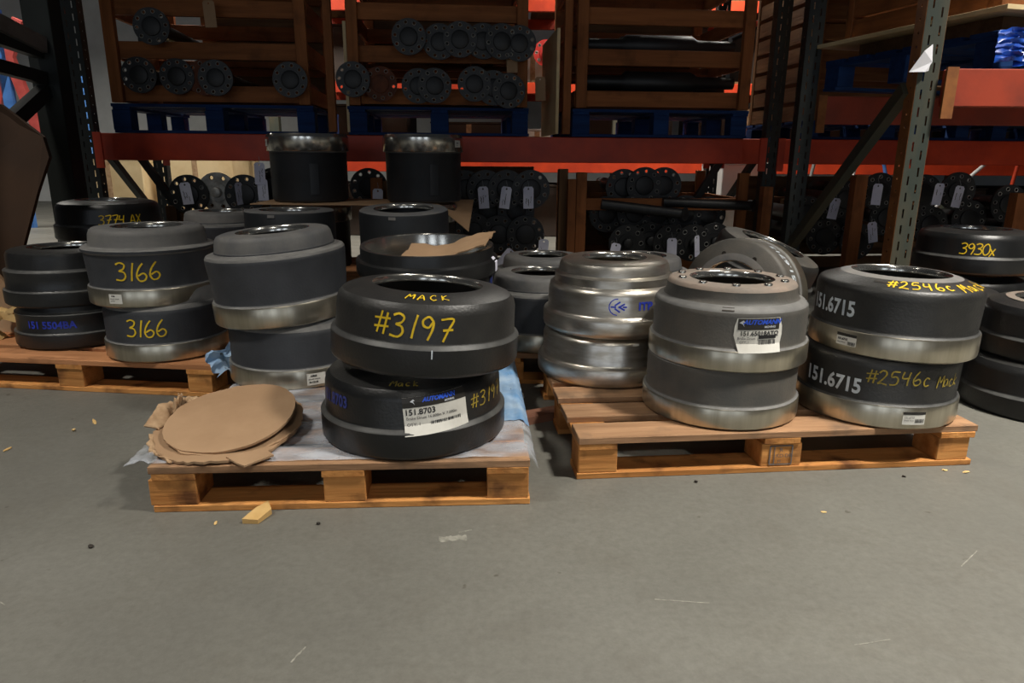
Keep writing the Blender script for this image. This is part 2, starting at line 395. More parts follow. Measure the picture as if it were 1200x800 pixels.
# ------------------------------------------------------------------ pallets
def make_pallet(name, label, loc, rotz, wid, dep, mat='pine', deck='deck', nb=7, H=0.115, group=None, bw=None, cat='pallet'):
    t = empty(name, loc, (0, 0, rotz)); meta(t, label, cat, group)
    bt = 0.018; st = 0.017; bb = 0.016
    if bw is None: bw = dep/nb*0.78
    gap = (dep-bw*nb)/(nb-1)
    for i in range(nb):
        y = bw/2+i*(bw+gap)
        part_box('deck_board', (wid/2+random.uniform(-.004, .004), y, H-bt/2-random.uniform(0, .002)), (wid, bw, bt), deck, t, (0, 0, random.uniform(-.004, .004)), .0015)
    bl = 0.098
    for x in (bl/2+.004, wid/2, wid-bl/2-.004):
        part_box('stringer_board', (x, dep/2, H-bt-st/2), (bl, dep, st), mat+'_y', t, bev=.0015)
        for y in (.055, dep/2, dep-.055):
            part_box('block', (x+random.uniform(-.006, .006), y, bb+(H-bt-st-bb)/2), (bl+random.uniform(-.01, .012), .1, H-bt-st-bb), mat+'_x', t, (0, 0, random.uniform(-.02, .02)), .002)
    for y in (.05, dep/2, dep-.05):
        part_box('bottom_board', (wid/2, y, bb/2), (wid, .095, bb), mat+'_x', t, bev=.0015)
    return t
P1 = make_pallet('wooden_pallet', 'plastic-covered pallet carrying the torn cardboard rounds and the #3197 drums', (-.821, 1.445, 0), R(3.5), .868, 1.06, bw=.098, group='block pallets')
P2 = make_pallet('wooden_pallet', 'bare pallet under the drums stencilled 151.6715 at right', (.168, 1.63, 0), R(5.6), 1.08, .70, nb=5, bw=.102, group='block pallets')
# stamp on the middle block of this pallet
sv = MB()
for a, b, c, d in ((-.03, 0, .003, .052), (.03, 0, .003, .052), (0, .026, .06, .003), (0, -.026, .06, .003), (-.018, 0, .002, .05)): sv.box((a, 0, b), (c, .001, d))
for q, (body, size, px, pz) in enumerate((('R', .016, .0, .014), ('KD-DB', .014, .008, -.002), ('M', .012, -.004, -.018))):
    V, F = text_flat(body, size); sv.add([(v[0]+px, -.0006, v[1]+pz) for v in V], F)
st_ = ob('ink_stamp', sv.mesh('stamp', 'ink_soft'), P2, (.54, .003, .048)); st_['label'] = 'boxed ink stamp on the middle block'
P0 = make_pallet('wooden_pallet', 'orange-brown pallet under the drums marked 3166 at left', (-2.05, 2.345, 0), R(-6.3), 1.06, 1.0, deck='deck_old', group='block pallets')
P3 = make_pallet('wooden_pallet', 'pallet in the gap behind, under the grey drums', (-.07, 2.40, 0), 0, 1.12, .95, deck='deck', group='block pallets')
P5a = make_pallet('wooden_pallet', 'lower of two stacked pallets under the tall dark drums', (-1.36, 2.88, 0), 0, 1.16, 1.12, mat='dark', deck='deck_old', group='pallets under the tall drums')
P5b = make_pallet('wooden_pallet', 'upper of two stacked pallets under the tall dark drums', (-1.36, 2.88, .115), 0, 1.16, 1.12, mat='dark', deck='deck_old', group='pallets under the tall drums')
P6 = make_pallet('wooden_pallet', 'dark pallet under the black drum marked 3774 AX', (-2.20, 3.02, 0), 0, .82, .75, mat='dark', deck='deck_old', nb=5, group='block pallets')
P7 = make_pallet('wooden_pallet', 'dark pallet behind the slotted upright, under the 3930x drum', (1.72, 2.82, 0), 0, .95, .6, mat='dark', deck='deck_old', nb=5, group='block pallets')

# ------------------------------------------------------------------ brake drums
PROF = {
 # rim: outer points of the open-end band, body: outer points up to the hole
 'mack':  dict(rim=[(.226, 0), (.233, .007), (.2345, .012), (.2345, .066)], body=[(.232, .070), (.2245, .075), (.223, .08), (.2205, .14), (.217, .153), (.207, .165), (.190, .172), (.165, .177), (.138, .180)], hole=.134),
 'step':  dict(rim=[(.207, 0), (.212, .004), (.213, .01), (.213, .052), (.211, .056)], body=[(.205, .061), (.203, .066), (.2035, .14), (.201, .152), (.194, .161), (.180, .167), (.176, .172), (.1725, .18), (.171, .198), (.167, .206), (.160, .210), (.113, .211)], hole=.109),
 'cone':  dict(rim=[(.206, 0), (.211, .004), (.212, .01), (.212, .058), (.210, .062)], body=[(.205, .067), (.203, .072), (.2065, .155), (.2055, .167), (.201, .177), (.194, .182), (.150, .198), (.128, .204)], hole=.121),
 'silver': dict(rim=[(.216, 0), (.222, .006), (.224, .014), (.224, .048), (.221, .055)], body=[(.212, .06), (.208, .066), (.207, .125), (.203, .138), (.194, .145), (.184, .149), (.180, .154), (.178, .162), (.174, .198), (.168, .210), (.156, .217), (.104, .220)], hole=.100),
 'lip':   dict(rim=[(.200, 0), (.2045, .004), (.2055, .01), (.2055, .055), (.2035, .059)], body=[(.199, .063), (.1975, .068), (.206, .172), (.2125, .178), (.2125, .186), (.206, .191), (.190, .195), (.187, .201), (.184, .232), (.179, .245), (.170, .251), (.118, .253)], hole=.112, cut=5),
 'flush': dict(rim=[(.200, 0), (.2045, .004), (.2055, .01), (.2055, .055), (.2035, .059)], body=[(.199, .063), (.1975, .068), (.199, .160), (.196, .174), (.188, .184), (.182, .188), (.179, .196), (.176, .232), (.170, .244), (.160, .250), (.118, .252)], hole=.112, cut=5),
 'big':   dict(rim=[(.204, 0), (.209, .004), (.210, .01), (.210, .060), (.208, .064)], body=[(.202, .069), (.2005, .074), (.2095, .188), (.2088, .198), (.2045, .205), (.196, .2075), (.184, .2085), (.179, .213), (.1775, .220), (.173, .248), (.166, .259), (.156, .263), (.114, .265)], hole=.107, cut=4),
 'plain': dict(rim=[(.205, 0), (.211, .006), (.212, .012), (.212, .05)], body=[(.211, .053), (.204, .057), (.202, .062), (.201, .10), (.203, .112), (.203, .122), (.193, .127), (.190, .132), (.189, .175), (.184, .187), (.172, .193), (.125, .197)], hole=.118),
 'tall':  dict(rim=[(.196, 0), (.205, .014), (.207, .016), (.207, .082), (.205, .085)], body=[(.196, .087), (.194, .091), (.193, .318), (.190, .328), (.182, .333), (.134, .334)], hole=.127),
}
for k, p in PROF.items(): p['out'] = p['rim']+p['body']
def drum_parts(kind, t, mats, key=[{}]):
    """shell, machined rim and bore lip of a drum; meshes shared by kind and finish"""
    cache = key[0]; k = (kind, mats)
    if k not in cache:
        p = PROF[kind]; H = p['body'][-1][1]; h = p['hole']; wall = .022
        shell_m, rim_m, face_m = mats
        ri = p['rim'][0][0]-.024
        # rim ring, closed
        rp = [(ri, 0)]+p['rim']+[(p['rim'][-1][0]-.012, p['rim'][-1][1]), (ri, p['rim'][-1][1]-.004)]
        V, F = lathe(rp, 96, True); rim = mesh_of('rim', V, F, rim_m, 35)
        # body: outer wall and the inside
        body = p['body']; inner = [(h+.004, H-.020), (body[-4][0]-.02, H-.026), (min(ri, body[1][0]-.02), H-.05), (ri, p['rim'][-1][1]-.002)]
        top = [i for i in range(len(body)) if body[i][1] > H-.016]; cut = p.get('cut') or max(top[0], 1)
        wallp = [p['rim'][-1]]+body[:cut+1]; V, F = lathe(wallp, 96); me = MB().add(V, F)
        V, F = lathe(inner, 64); me.add(V, F)
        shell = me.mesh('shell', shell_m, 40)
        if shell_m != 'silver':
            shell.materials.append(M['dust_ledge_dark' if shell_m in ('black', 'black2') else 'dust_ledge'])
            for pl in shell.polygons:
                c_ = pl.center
                if abs(pl.normal.z) > .42 and math.hypot(c_.x, c_.y) > ri+.002 and c_.z < H-.03: pl.material_index = 1  # upward ledges get the lighter dust-and-highlight colour
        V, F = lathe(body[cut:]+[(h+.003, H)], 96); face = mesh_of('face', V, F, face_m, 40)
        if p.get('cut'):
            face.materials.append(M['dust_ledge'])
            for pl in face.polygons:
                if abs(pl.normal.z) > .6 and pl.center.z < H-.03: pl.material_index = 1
        V, F = lathe([(h+.003, H), (h, H-.003), (h, H-.018), (h+.004, H-.020)], 96); lip = mesh_of('lip', V, F, 'steel_bright', 50)
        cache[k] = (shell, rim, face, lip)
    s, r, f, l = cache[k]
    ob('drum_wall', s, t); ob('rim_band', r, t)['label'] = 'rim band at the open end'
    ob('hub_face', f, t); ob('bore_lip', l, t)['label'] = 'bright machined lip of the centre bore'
def drum(label, kind, loc, mats, tilt=(0, 0, 0), group='brake drums on the pallets'):
    t = empty('brake_drum', loc, tilt); meta(t, label, 'brake drum', group)
    drum_parts(kind, t, mats)
    return t
def art(t, name, VF, mat, parent=None, label=None):
    o = ob(name, mesh_of(name, VF[0], VF[1], mat), parent or t)
    if label: o['label'] = label
    return o
def bolt_ring(t, kind, n, rad, rb, mat='rimmetal', phase=0.1, stud=True):
    H = z_at(PROF[kind]['out'], rad)
    V, F = lathe([(rb, 0), (rb, .004), (rb*.85, .0062), (rb*.45, .0066), (0.0005, .0066)] if mat != 'stone' else [(rb, 0), (rb, .001), (0.0005, .001)], 14)
    me = mesh_of('stud', V, F, mat, 40)
    for k in range(n):
        a = phase+2*PI*k/n
        ob('stud_hole', me, t, (rad*math.cos(a), rad*math.sin(a), H-.0005))
def sticker(t, kind, th, z, w_, h_, rot=0, header=.28, lines=(), logo=None, barcode=None, torn=False):
    prof = PROF[kind]['out']
    V, F = rect_grid(w_, h_)
    if torn:
        V2 = []
        for x, y in V:
            u, v = x/w_*2, y/h_*2
            x += -u*abs(v)**3*w_*.06 if u > 0 else 0
            if u < -.5 and v < 0: x += w_*.22*(-u-.5)*(-v)
            if u < -.5 and v > .4: x += w_*.2*(-u-.5)*(v-.4)
            if u > .6: x += random.uniform(-.02, .02)*w_
            V2.append((x, y))
        V = V2
    s = art(t, 'label_sticker', wrap((V, F), prof, th, z, .0012, rot), 'paper', label='white printed part label')
    if header:
        hv = rect_grid(w_*(.86 if torn else 1.0), h_*header, 12, 2); art(t, 'label_header', wrap(shift(hv, 0, h_/2-h_*header/2+(0 if not torn else -h_*.01)), prof, th, z, .0018, rot), 'header', s)
    if logo:
        mb = MB(); lv = text_flat(logo, h_*header*.56, .0006)
        lv = ([(a[0]*1.02+a[1]*.3, a[1]) for a in lv[0]], lv[1])
        art(t, 'label_logo', wrap(shift(lv, w_*.07, h_/2-h_*header*.36), prof, th, z, .0023, rot), 'logo_blue', s)
        lv = text_flat('MOVING', h_*header*.26, .0003); art(t, 'label_logo_word', wrap(shift(lv, w_*.22, h_/2-h_*header*.78), prof, th, z, .0023, rot), 'logo_white', s)
        arrow = ([(-.5, .1), (.1, .45), (.35, .2), (.05, .12), (.3, -.5), (.02, -.12)], [(0, 1, 2, 3), (0, 3, 4, 5)])
        arrow = ([(a*h_*header*.55, b*h_*header*.6) for a, b in arrow[0]], arrow[1])
        art(t, 'label_emblem', wrap(shift(arrow, -w_*.34, h_/2-h_*header*.45), prof, th, z, .0023, rot), 'logo_white', s)
    for body, size, x, y, mat in lines:
        lv = text_flat(body, size*h_, .0004 if mat == 'ink' else 0.0001)
        xs = [v[0] for v in lv[0]]; lv = shift(lv, -min(xs)+x*w_-w_/2, y*h_-h_/2)
        art(t, 'label_print', wrap(lv, prof, th, z, .0019, rot), mat, s)
    if barcode:
        x0, y0, bw_, bh_ = barcode; V = []; F = []; x = 0
        rnd = random.Random(3)
        while x < 1:
            b = rnd.choice((.012, .02, .03)); g = rnd.choice((.014, .022, .03)); q = rect_grid(b*bw_*w_, bh_*h_, 1, 1)
            q = shift(q, (x0+x*bw_)*w_-w_/2, y0*h_-h_/2); n = len(V); V += q[0]; F += [tuple(i+n for i in f) for f in q[1]]; x += b+g
        art(t, 'barcode', wrap((V, F), prof, th, z, .0019, rot), 'ink', s)
    return s
def paint_side(t, kind, s, th, z, h, wd, mat, off=.0013, rot=0, adv=.78):
    V, F = stroke_text(s, h, wd, adv); return art(t, 'paint_writing', wrap((V, F), PROF[kind]['out'], th, z, off, rot), mat)
def stencil_side(t, kind, s, th, z, size, mat, rot=0, sx=1.0, cut=True):
    V, F = text_flat(s, size, size*.03); V = [(v[0]*sx, v[1]) for v in V]
    return art(t, 'stencil_number', wrap((V, F), PROF[kind]['out'], th, z, .0013, rot), mat)

TZ = .117
BLK = ('black', 'black', 'black2'); GRY = ('slate', 'steel', 'crown')
# --- #3197 pair
d = drum('black drum with white part label 151.8703, under the #3197 drum', 'mack', (-.253, 1.71, TZ), BLK)
sticker(d, 'mack', -68.5, .112, .152, .088, R(4.5), .27,
        lines=(('151.8703', .22, .04, .60, 'ink'), ('Brake Drum 16.000in X 7.000in', .105, .04, .44, 'ink_soft'), ('QTY: 1', .12, .04, .27, 'ink_soft')),
        logo='AUTOMANN', barcode=(.40, .2, .48, .22))
stencil_side(d, 'mack', '151.8703', -141, .122, .040, 'blue_faint', sx=.8)
paint_side(d, 'mack', '#3197', -28, .122, .036, .0035, 'yellow_dull', adv=.85)
V, F = stroke_text('Mack', .022, .003); art(d, 'paint_writing', wrap_top((V, F), PROF['mack']['out'], -88, .185, .002), 'yellow_dull')
d = drum('top black drum marked #3197 in yellow paint', 'mack', (-.222, 1.715, .312), ('black2', 'black', 'black2'), (R(-1), R(3.6), 0))
paint_side(d, 'mack', '#3197', -92, .118, .054, .0050, 'yellow', adv=.76, rot=R(-4))
V, F = stroke_text('MACK', .028, .0032, .92); art(d, 'paint_writing', wrap_top((V, F), PROF['mack']['out'], -83, .178, .002), 'yellow')
art(d, 'primer_drip', wrap(rect_grid(.003, .02, 1, 3), PROF['mack']['out'], -80, .058, .001), 'white_paint')
# --- grey stepped pair with torn label
d = drum('lower grey drum on bare pallet beneath the torn-label drum', 'step', (.59, 1.889, TZ), ('grey', 'steel', 'dusty'))
d = drum('grey drum with torn white and blue label and ring of bright studs', 'step', (.60, 1.889, .272), ('grey', 'steel', 'dusty'))
bolt_ring(d, 'step', 10, .138, .0112, 'steel_bright')
sticker(d, 'step', -85.5, .098, .124, .088, R(1), .33,
        lines=(('151.65018ATQ', .18, .14, .55, 'ink'), ('Brake Drum', .10, .08, .41, 'ink_soft'), ('QTY: 1', .09, .12, .30, 'ink_soft')),
        logo='AUTOMANN', barcode=(.5, .27, .36, .2), torn=True)
art(d, 'label_strike', wrap(shift(rect_grid(.046, .009, 6, 1), .022, -.004), PROF['step']['out'], -85.5, .098, .0026, R(1)), 'ink')
art(d, 'cast_recess', wrap(rect_grid(.030, .008, 6, 1), PROF['step']['out'], -108, .160, .0015), 'stone')
# --- 151.6715 pair
d = drum('lower black drum stencilled 151.6715 and marked #2546c Mack', 'cone', (1.036, 1.902, TZ), ('black2', 'steel', 'dusty_grey'))
stencil_side(d, 'cone', '151.6715', -149, .104, .056, 'white_paint', sx=.80, rot=R(-2))
paint_side(d, 'cone', '#2546c', -102, .138, .038, .0038, 'yellow_dull', adv=.72)
paint_side(d, 'cone', 'Mack', -63, .128, .034, .0032, 'yellow_dull', adv=.62)
sticker(d, 'cone', -89, .034, .058, .035, R(0), .22, lines=(('151.6715', .2, .08, .55, 'ink_soft'), ('Brake Drum', .14, .08, .33, 'ink_soft')), barcode=(.55, .3, .4, .3))
d = drum('top black drum stencilled 151.6715 with #2546c on its sloped face', 'cone', (1.060, 1.897, .297), ('black2', 'steel', 'dusty_grey'), (0, R(1.2), 0))
stencil_side(d, 'cone', '151.6715', -168, .114, .056, 'white_paint', sx=.80)
V, F = stroke_text('#2546c', .034, .0040, .80); art(d, 'paint_writing', wrap_top((V, F), PROF['cone']['out'], -102, .172, .0015), 'yellow')
V, F = stroke_text('Mack', .036, .0042, .9); art(d, 'paint_writing', wrap_top((V, F), PROF['cone']['out'], -50, .178, .0015), 'yellow')
V, F = rect_grid(.036, .006, 5, 1); art(d, 'cast_recess', wrap_top((V, F), PROF['cone']['out'], -133, .168, .0012), 'stone')
sticker(d, 'cone', -147, .036, .055, .032, 0, .25, lines=(('151.6715', .24, .08, .5, 'ink'), ('Brake Drum', .14, .08, .22, 'ink_soft')), barcode=(.6, .2, .36, .3))
# --- bare silver pair
SIL = ('silver', 'silver', 'silver')
d = drum('lower bare silver drum beside the grey pair', 'silver', (.311, 2.228, TZ), SIL)
for a, ww in ((-104, .02), (-72, .02)): art(d, 'white_mark', wrap(rect_grid(ww, .006, 3, 1), PROF['silver']['out'], a, .132, .0012), 'paper')
d = drum('top bare silver drum with blue stencilled emblem', 'silver', (.326, 2.228, .27), SIL)
mb = MB()
for k in range(7):
    a = R(100+26*k); mb.add(*shift(rect_grid(.011, .003, 1, 1), 0, 0)) if False else None
    V, F = rect_grid(.011, .0032, 2, 1); V = [(v[0]+.024*math.cos(a), v[1]+.024*math.sin(a)) for v in spin(V, a+PI/2)]; mb.add([(v[0], v[1], 0) for v in V], F)
for (x, y, a, l) in ((-.012, 0, 0, .016), (.0, .010, 35, .020), (.0, -.010, -35, .020), (.012, .004, 30, .022), (.012, -.004, -30, .022), (.022, 0, 0, .012)):
    V, F = rect_grid(l, .005, 2, 1); V = [(v[0]+x, v[1]+y) for v in spin(V, R(a))]; mb.add([(v[0], v[1], 0) for v in V], F)
art(d, 'stencil_emblem', wrap(([v[:2] for v in mb.V], mb.F), PROF['silver']['out'], -94, .098, .0014), 'blue_paint')
stencil_side(d, 'silver', 'ITP', -70, .098, .034, 'blue_paint')
art(d, 'cast_number', wrap_top(text_flat('16 5 3600', .013), PROF['silver']['out'], -125, .192, .001), 'ink_soft')
# --- 3166 pair
LP = ('slate', 'steel', 'crown')
d = drum('lower slate drum marked 3166 standing on the orange-brown pallet', 'flush', (-1.243, 2.448, TZ), LP)
paint_side(d, 'flush', '3166', -85, .116, .058, .0052, 'yellow', adv=.64)
d = drum('top slate drum marked 3166 with lipped shoulder', 'lip', (-1.275, 2.45, .304), LP)
paint_side(d, 'lip', '3166', -77, .120, .060, .0054, 'yellow', adv=.66)
sticker(d, 'lip', -98, .031, .046, .032, 0, 0, lines=(('3166', .2, .2, .8, 'ink'), ('BRAKE DRUM', .16, .1, .5, 'ink_soft'), ('30-0016', .16, .1, .28, 'ink_soft')))
# --- slate pair behind the cardboard
BP = ('slate', 'steel', 'crown')
d = drum('lower slate drum behind the torn cardboard rounds', 'flush', (-.697, 2.172, TZ), BP)
sticker(d, 'flush', -58, .030, .056, .036, 0, 0, lines=(('10866', .22, .2, .78, 'ink'), ('BRAKE DRUM', .16, .08, .5, 'ink_soft'), ('36-12146', .2, .1, .25, 'ink')))
d = drum('large tilted slate drum above the torn cardboard rounds', 'big', (-.722, 2.172, .310), BP, (R(1.5), R(-4.2), 0))
# --- black pair at the far left
d = drum('lower black drum at far left with faint blue number', 'plain', (-1.655, 2.60, TZ), BLK)
stencil_side(d, 'plain', '151 5504BA', -86, .088, .036, 'blue_paint', sx=.95)
d = drum('top black drum at far left, beside the 3166 pair', 'plain', (-1.67, 2.60, .268), BLK)
# --- black pair on the floor at right edge
d = drum('lower black drum on bare floor at the right edge', 'mack', (1.765, 2.225, 0.0), BLK)
d = drum('top black drum at the right edge, cut by the frame', 'mack', (1.81, 2.24, .176), BLK)
V, F = lathe([(.137, .1815), (.162, .1795)], 64); art(d, 'brown_ring', (V, F), 'dusty')
# --- open drum holding cardboard
d = drum('black drum lying under the open upturned drum', 'mack', (-.275, 2.29, TZ), BLK)
def open_drum():
    t = empty('brake_drum', (-.280, 2.30, .300), (R(3.5), 0, 0)); meta(t, 'open upturned black drum with crumpled cardboard inside', 'brake drum', 'brake drums on the pallets')
    out = [(.14, 0), (.17, .004), (.19, .02), (.208, .05), (.214, .09), (.218, .130), (.230, .136), (.2315, .142), (.2315, .172), (.230, .178), (.219, .183), (.217, .188), (.217, .214), (.2155, .218)]
    ins = [(.202, .218), (.2, .214), (.199, .03), (.14, .022)]
    V, F = lathe(out, 96); ob('drum_wall', mesh_of('wall', V, F, 'black', 35), t)
    V, F = lathe([out[-1]]+ins, 96); ob('drum_lining', mesh_of('lining', V, F, 'steel_bright', 40), t)['label'] = 'machined steel inside of the drum'
    V, F = lathe([(.216, .2182), (.2015, .2182)], 96); ob('rim_edge', mesh_of('edge', V, F, 'steel_bright', 40), t)
    prof = out
    art(t, 'label_sticker', wrap(rect_grid(.03, .045, 3, 3), prof, -12, .165, .002), 'tag')
    art(t, 'blue_mark', wrap(rect_grid(.03, .04, 3, 3), prof, -14, .115, .002), 'blue_faint')
    return t
open_drum()
def sheet(name, fn, nx, ny, th, mat, edge=None):
    """warped sheet with thickness; fn(u,v)->(x,y,z)"""
    V = [Vector(fn(i/nx, j/ny)) for j in range(ny+1) for i in range(nx+1)]
    n = len(V); top = [v+Vector((0, 0, th)) for v in V]
    idx = lambda i, j: j*(nx+1)+i
    F = []
    for j in range(ny):
        for i in range(nx):
            q = (idx(i, j), idx(i+1, j), idx(i+1, j+1), idx(i, j+1)); F.append(tuple(k+n for k in q)); F.append(q[::-1])
    loop = [idx(i, 0) for i in range(nx)]+[idx(nx, j) for j in range(ny)]+[idx(i, ny) for i in range(nx, 0, -1)]+[idx(0, j) for j in range(ny, 0, -1)]
    for a, b in zip(loop, loop[1:]+loop[:1]): F.append((a, b, b+n, a+n))
    return mesh_of(name, V+top, F, mat, 50)
def nz_(x, y, s=0): return math.sin(x*3.1+s)*.5+math.sin(y*4.7+s*1.7+x*2.3)*.3+math.sin(x*9.1+y*7.3+s)*.2
me = sheet('cardboard', lambda u, v: ((u-.5)*.29, (v-.5)*.22, .075*u**2.2*(1-v*.2)+.012*nz_(u*3, v*3, 1)), 14, 10, .004, 'card')
meta(ob('cardboard_piece', me, None, (-.215, 2.29, .478), (R(10), 0, R(-8))), 'crumpled brown cardboard lying inside the open upturned drum', 'cardboard')
# --- tall drums
TL = ('tall', 'steel_bright', 'tall_face')
GT = 'tall drums at the back'
def tall_up(label, x, y, z, tilt=(0, 0, 0)):
    t = drum(label, 'tall', (x, y, z), TL, tilt, GT)
    V, F = rect_grid(.03, .012, 4, 1); art(t, 'cast_clip', wrap(shift((V, F), 0, 0), PROF['tall']['out'], -96, .318, .003), 'dusty_grey')
    return t
def tall_down(label, x, y, z, stick=None):
    t = drum(label, 'tall', (x, y, z+.334), TL, (PI, 0, 0), GT)
    V, F = rect_grid(.042, .15, 4, 1); art(t, 'cast_rib', wrap((V, F), PROF['tall']['out'], 68, .22, .005), 'tall')
    if stick is not None: sticker(t, 'tall', stick, .045, .05, .034, PI, 0, lines=(('10866', .25, .2, .6, 'ink'), ('DRUM', .16, .2, .3, 'ink_soft')))
    return t
PZ = .23
tall_up('tall dark drum with bright bore, behind the tilted slate drum', -.985, 3.12, PZ)
tall_up('tall dark drum leaning forward behind the open upturned drum', -.475, 3.10, PZ+.012, (R(4), 0, 0))
tall_down('lower upturned tall drum under cardboard sheet, left of the two', -1.06, 3.72, PZ-.012)
tall_down('lower upturned tall drum under cardboard sheet, right of the two', -.50, 3.72, PZ-.012)
tall_down('upturned tall drum on cardboard sheet, left of two below the beam', -1.065, 3.75, .565, 152)
tall_down('upturned tall drum on cardboard sheet, right of two below the beam', -.468, 3.75, .565, 26)
def card_fn(u, v):
    x = -1.30+u*1.08; y = 3.50+v*.46; z = .556
    if u > .86: z -= (u-.86)*(1-v)*.9; 
    return (x, y+.004*nz_(u*9, v*4), z+.0012*nz_(u*6, v*5))
meta(ob('cardboard_sheet', sheet('cs', card_fn, 40, 8, .005, 'card')), 'flat cardboard sheet between the tall drums, drooping at its right corner', 'cardboard')
# --- other drums standing behind
d = drum('black drum marked 3774 AX at the left rack post', 'mack', (-1.945, 3.40, .405), BLK)
paint_side(d, 'mack', '3774 AX', -50, .098, .042, .0045, 'yellow', adv=.66)
d = drum('middle black drum under the one marked 3774 AX', 'mack', (-1.945, 3.40, .262), BLK)
d = drum('bottom black drum of the stack marked 3774 AX', 'mack', (-1.945, 3.40, .118), BLK)
d = drum('grey drum half hidden behind the 3166 pair', 'big', (-1.46, 3.54, .26), ('slate', 'steel', 'dusty_grey'))
d = drum('dark drum under the grey drum behind the 3166 pair', 'plain', (-1.46, 3.54, .118), BLK)
d = drum('grey drum with silver rim between the #3197 drum and the silver pair', 'big', (.105, 2.60, TZ), GRY)
d = drum('grey drum furthest back in the gap beside the silver pair', 'big', (.135, 3.06, TZ), GRY)
d = drum('grey drum peeking out behind the top silver drum', 'big', (.565, 3.06, TZ), GRY)
d = drum('black drum behind the 151.6715 pair with white label at its edge', 'mack', (1.60, 2.56, .0), BLK)
d = drum('black drum resting on another behind the 151.6715 pair', 'mack', (1.58, 2.58, .165), BLK)
sticker(d, 'mack', -58, .105, .06, .085, 0, .2, lines=(('14.5', .25, .2, .55, 'ink'), ('BRAKE', .16, .1, .3, 'ink_soft')))
# drum standing on its edge, face turned to the left
nrm = Vector((-.66, -.74, .14)).normalized()
q = nrm.to_track_quat('Z', 'Y').to_euler()
d = drum('grey drum standing on its edge with face and bore turned left', 'cone', Vector((.80, 2.50, .315))-nrm*.18, ('grey', 'steel', 'dusty_grey'), q)
bolt_ring(d, 'cone', 8, .152, .0085, 'stone', .3)
V, F = text_flat('151.6715', .05, .001)
for th in (40,): art(d, 'stencil_number', wrap((V, F), PROF['cone']['out'], th, .11, .0014), 'white_paint')
# dark drum lying tilted behind it
d = drum('dark dusty drum lying tilted behind the one on its edge', 'mack', (1.055, 3.02, .275), ('black2', 'black2', 'grey'), (R(9), R(19), 0))
d = drum('grey drum under the tilted dusty drum', 'plain', (1.07, 3.04, TZ), GRY)
d = drum('lower black drum under the 3930x drum', 'mack', (2.055, 3.12, .125), BLK)
d = drum('wide black drum marked 3930x behind the slotted upright', 'mack', (2.055, 3.12, .325), BLK)
paint_side(d, 'mack', '3930x', -119, .108, .046, .0045, 'yellow', adv=.58)

# ------------------------------------------------------------------ cardboard rounds and film on the front pallet
def torn_disc(name, rad, sx, sy, th, warp, seed, jag=.035):
    rnd = random.Random(seed); n = 84; rings = 7
    prof = []
    j = 0
    for k in range(n):
        j = j*.6+rnd.uniform(-1, 1)*jag
        prof.append(1+j*.6)
    V = [(0, 0, 0)]; F = []
    for q in range(1, rings+1):
        f = q/rings
        for k in range(n):
            a = 2*PI*k/n; rr = rad*f*(1+(prof[k]-1)*f**3)
            x, y = rr*math.cos(a)*sx, rr*math.sin(a)*sy
            V.append((x, y, warp(x, y)))
    for k in range(n): F.append((0, 1+k, 1+(k+1) % n))
    for q in range(rings-1):
        for k in range(n):
            a, b = 1+q*n+k, 1+q*n+(k+1) % n; F.append((a, a+n, b+n, b))
    m = len(V); V2 = V+[(v[0], v[1], v[2]-th) for v in V]; F2 = F+[tuple(i+m for i in f[::-1]) for f in F]
    o0 = 1+(rings-1)*n
    for k in range(n):
        a, b = o0+k, o0+(k+1) % n; F2.append((a, a+m, b+m, b))
    me = mesh_of(name, V2, F2, 'card', 45); return me
o = ob('cardboard_round', torn_disc('cr', .172, .98, 1.02, .006, lambda x, y: .004*nz_(x*9, y*9, 2), 5, .05), None, (-.712, 1.625, .133), (R(3), R(-1), R(14)))
meta(o, 'larger torn cardboard round at the bottom of the pile', 'cardboard', 'torn cardboard rounds')
o3 = ob('cardboard_round', torn_disc('cr', .165, 1.0, 1.0, .006, lambda x, y: .004*nz_(x*11, y*7, 6), 12, .04), None, (-.695, 1.645, .150), (R(8), R(-4), R(40)))
meta(o3, 'ragged cardboard round in the middle of the pile', 'cardboard', 'torn cardboard rounds')
o2 = ob('cardboard_round', torn_disc('cr', .146, 1.08, 1.0, .006, lambda x, y: .003*nz_(x*8, y*8, 4)+.10*max(0, x)**1.5, 8, .012), None, (-.700, 1.632, .166), (R(12), R(-7), R(22)))
meta(o2, 'smooth cardboard round lying on top of the pile', 'cardboard', 'torn cardboard rounds')
def curl(parent, r0, a0, a1, hmax, lean, seed, zb=0.0):
    """ragged torn wall curling up along part of a round's edge"""
    rnd = random.Random(seed); n = 26; m = 6; V = []; F = []
    hs = []; h = .5
    for k in range(n+1):
        h = min(1, max(.25, h+rnd.uniform(-.22, .22))); hs.append(h*math.sin(PI*min(1, max(0, .08+.9*k/n)))**.5)
    for k in range(n+1):
        a = R(a0+(a1-a0)*k/n)
        for q in range(m+1):
            v = q/m; rr = r0+lean*v**1.5+.004*math.sin(k*1.3+q); z = zb+hmax*hs[k]*v
            V.append((rr*math.cos(a), rr*math.sin(a), z))
    for k in range(n):
        for q in range(m): F.append((k*(m+1)+q, (k+1)*(m+1)+q, (k+1)*(m+1)+q+1, k*(m+1)+q+1))
    f = ob('torn_flap', mesh_of('curl', V, F, 'card_edge', 50), parent)
    md_ = f.modifiers.new('thick', 'SOLIDIFY'); md_.thickness = .004; return f
curl(o, .168, 88, 168, .058, .030, 3)
curl(o, .166, 128, 150, .085, -.012, 6)
curl(o, .165, 160, 235, .030, .012, 9, -.010)
curl(o3, .158, 20, 48, .045, -.02, 12)
V = [(.02, -.16), (.10, -.135), (.125, -.175), (.065, -.215), (.045, -.195)]
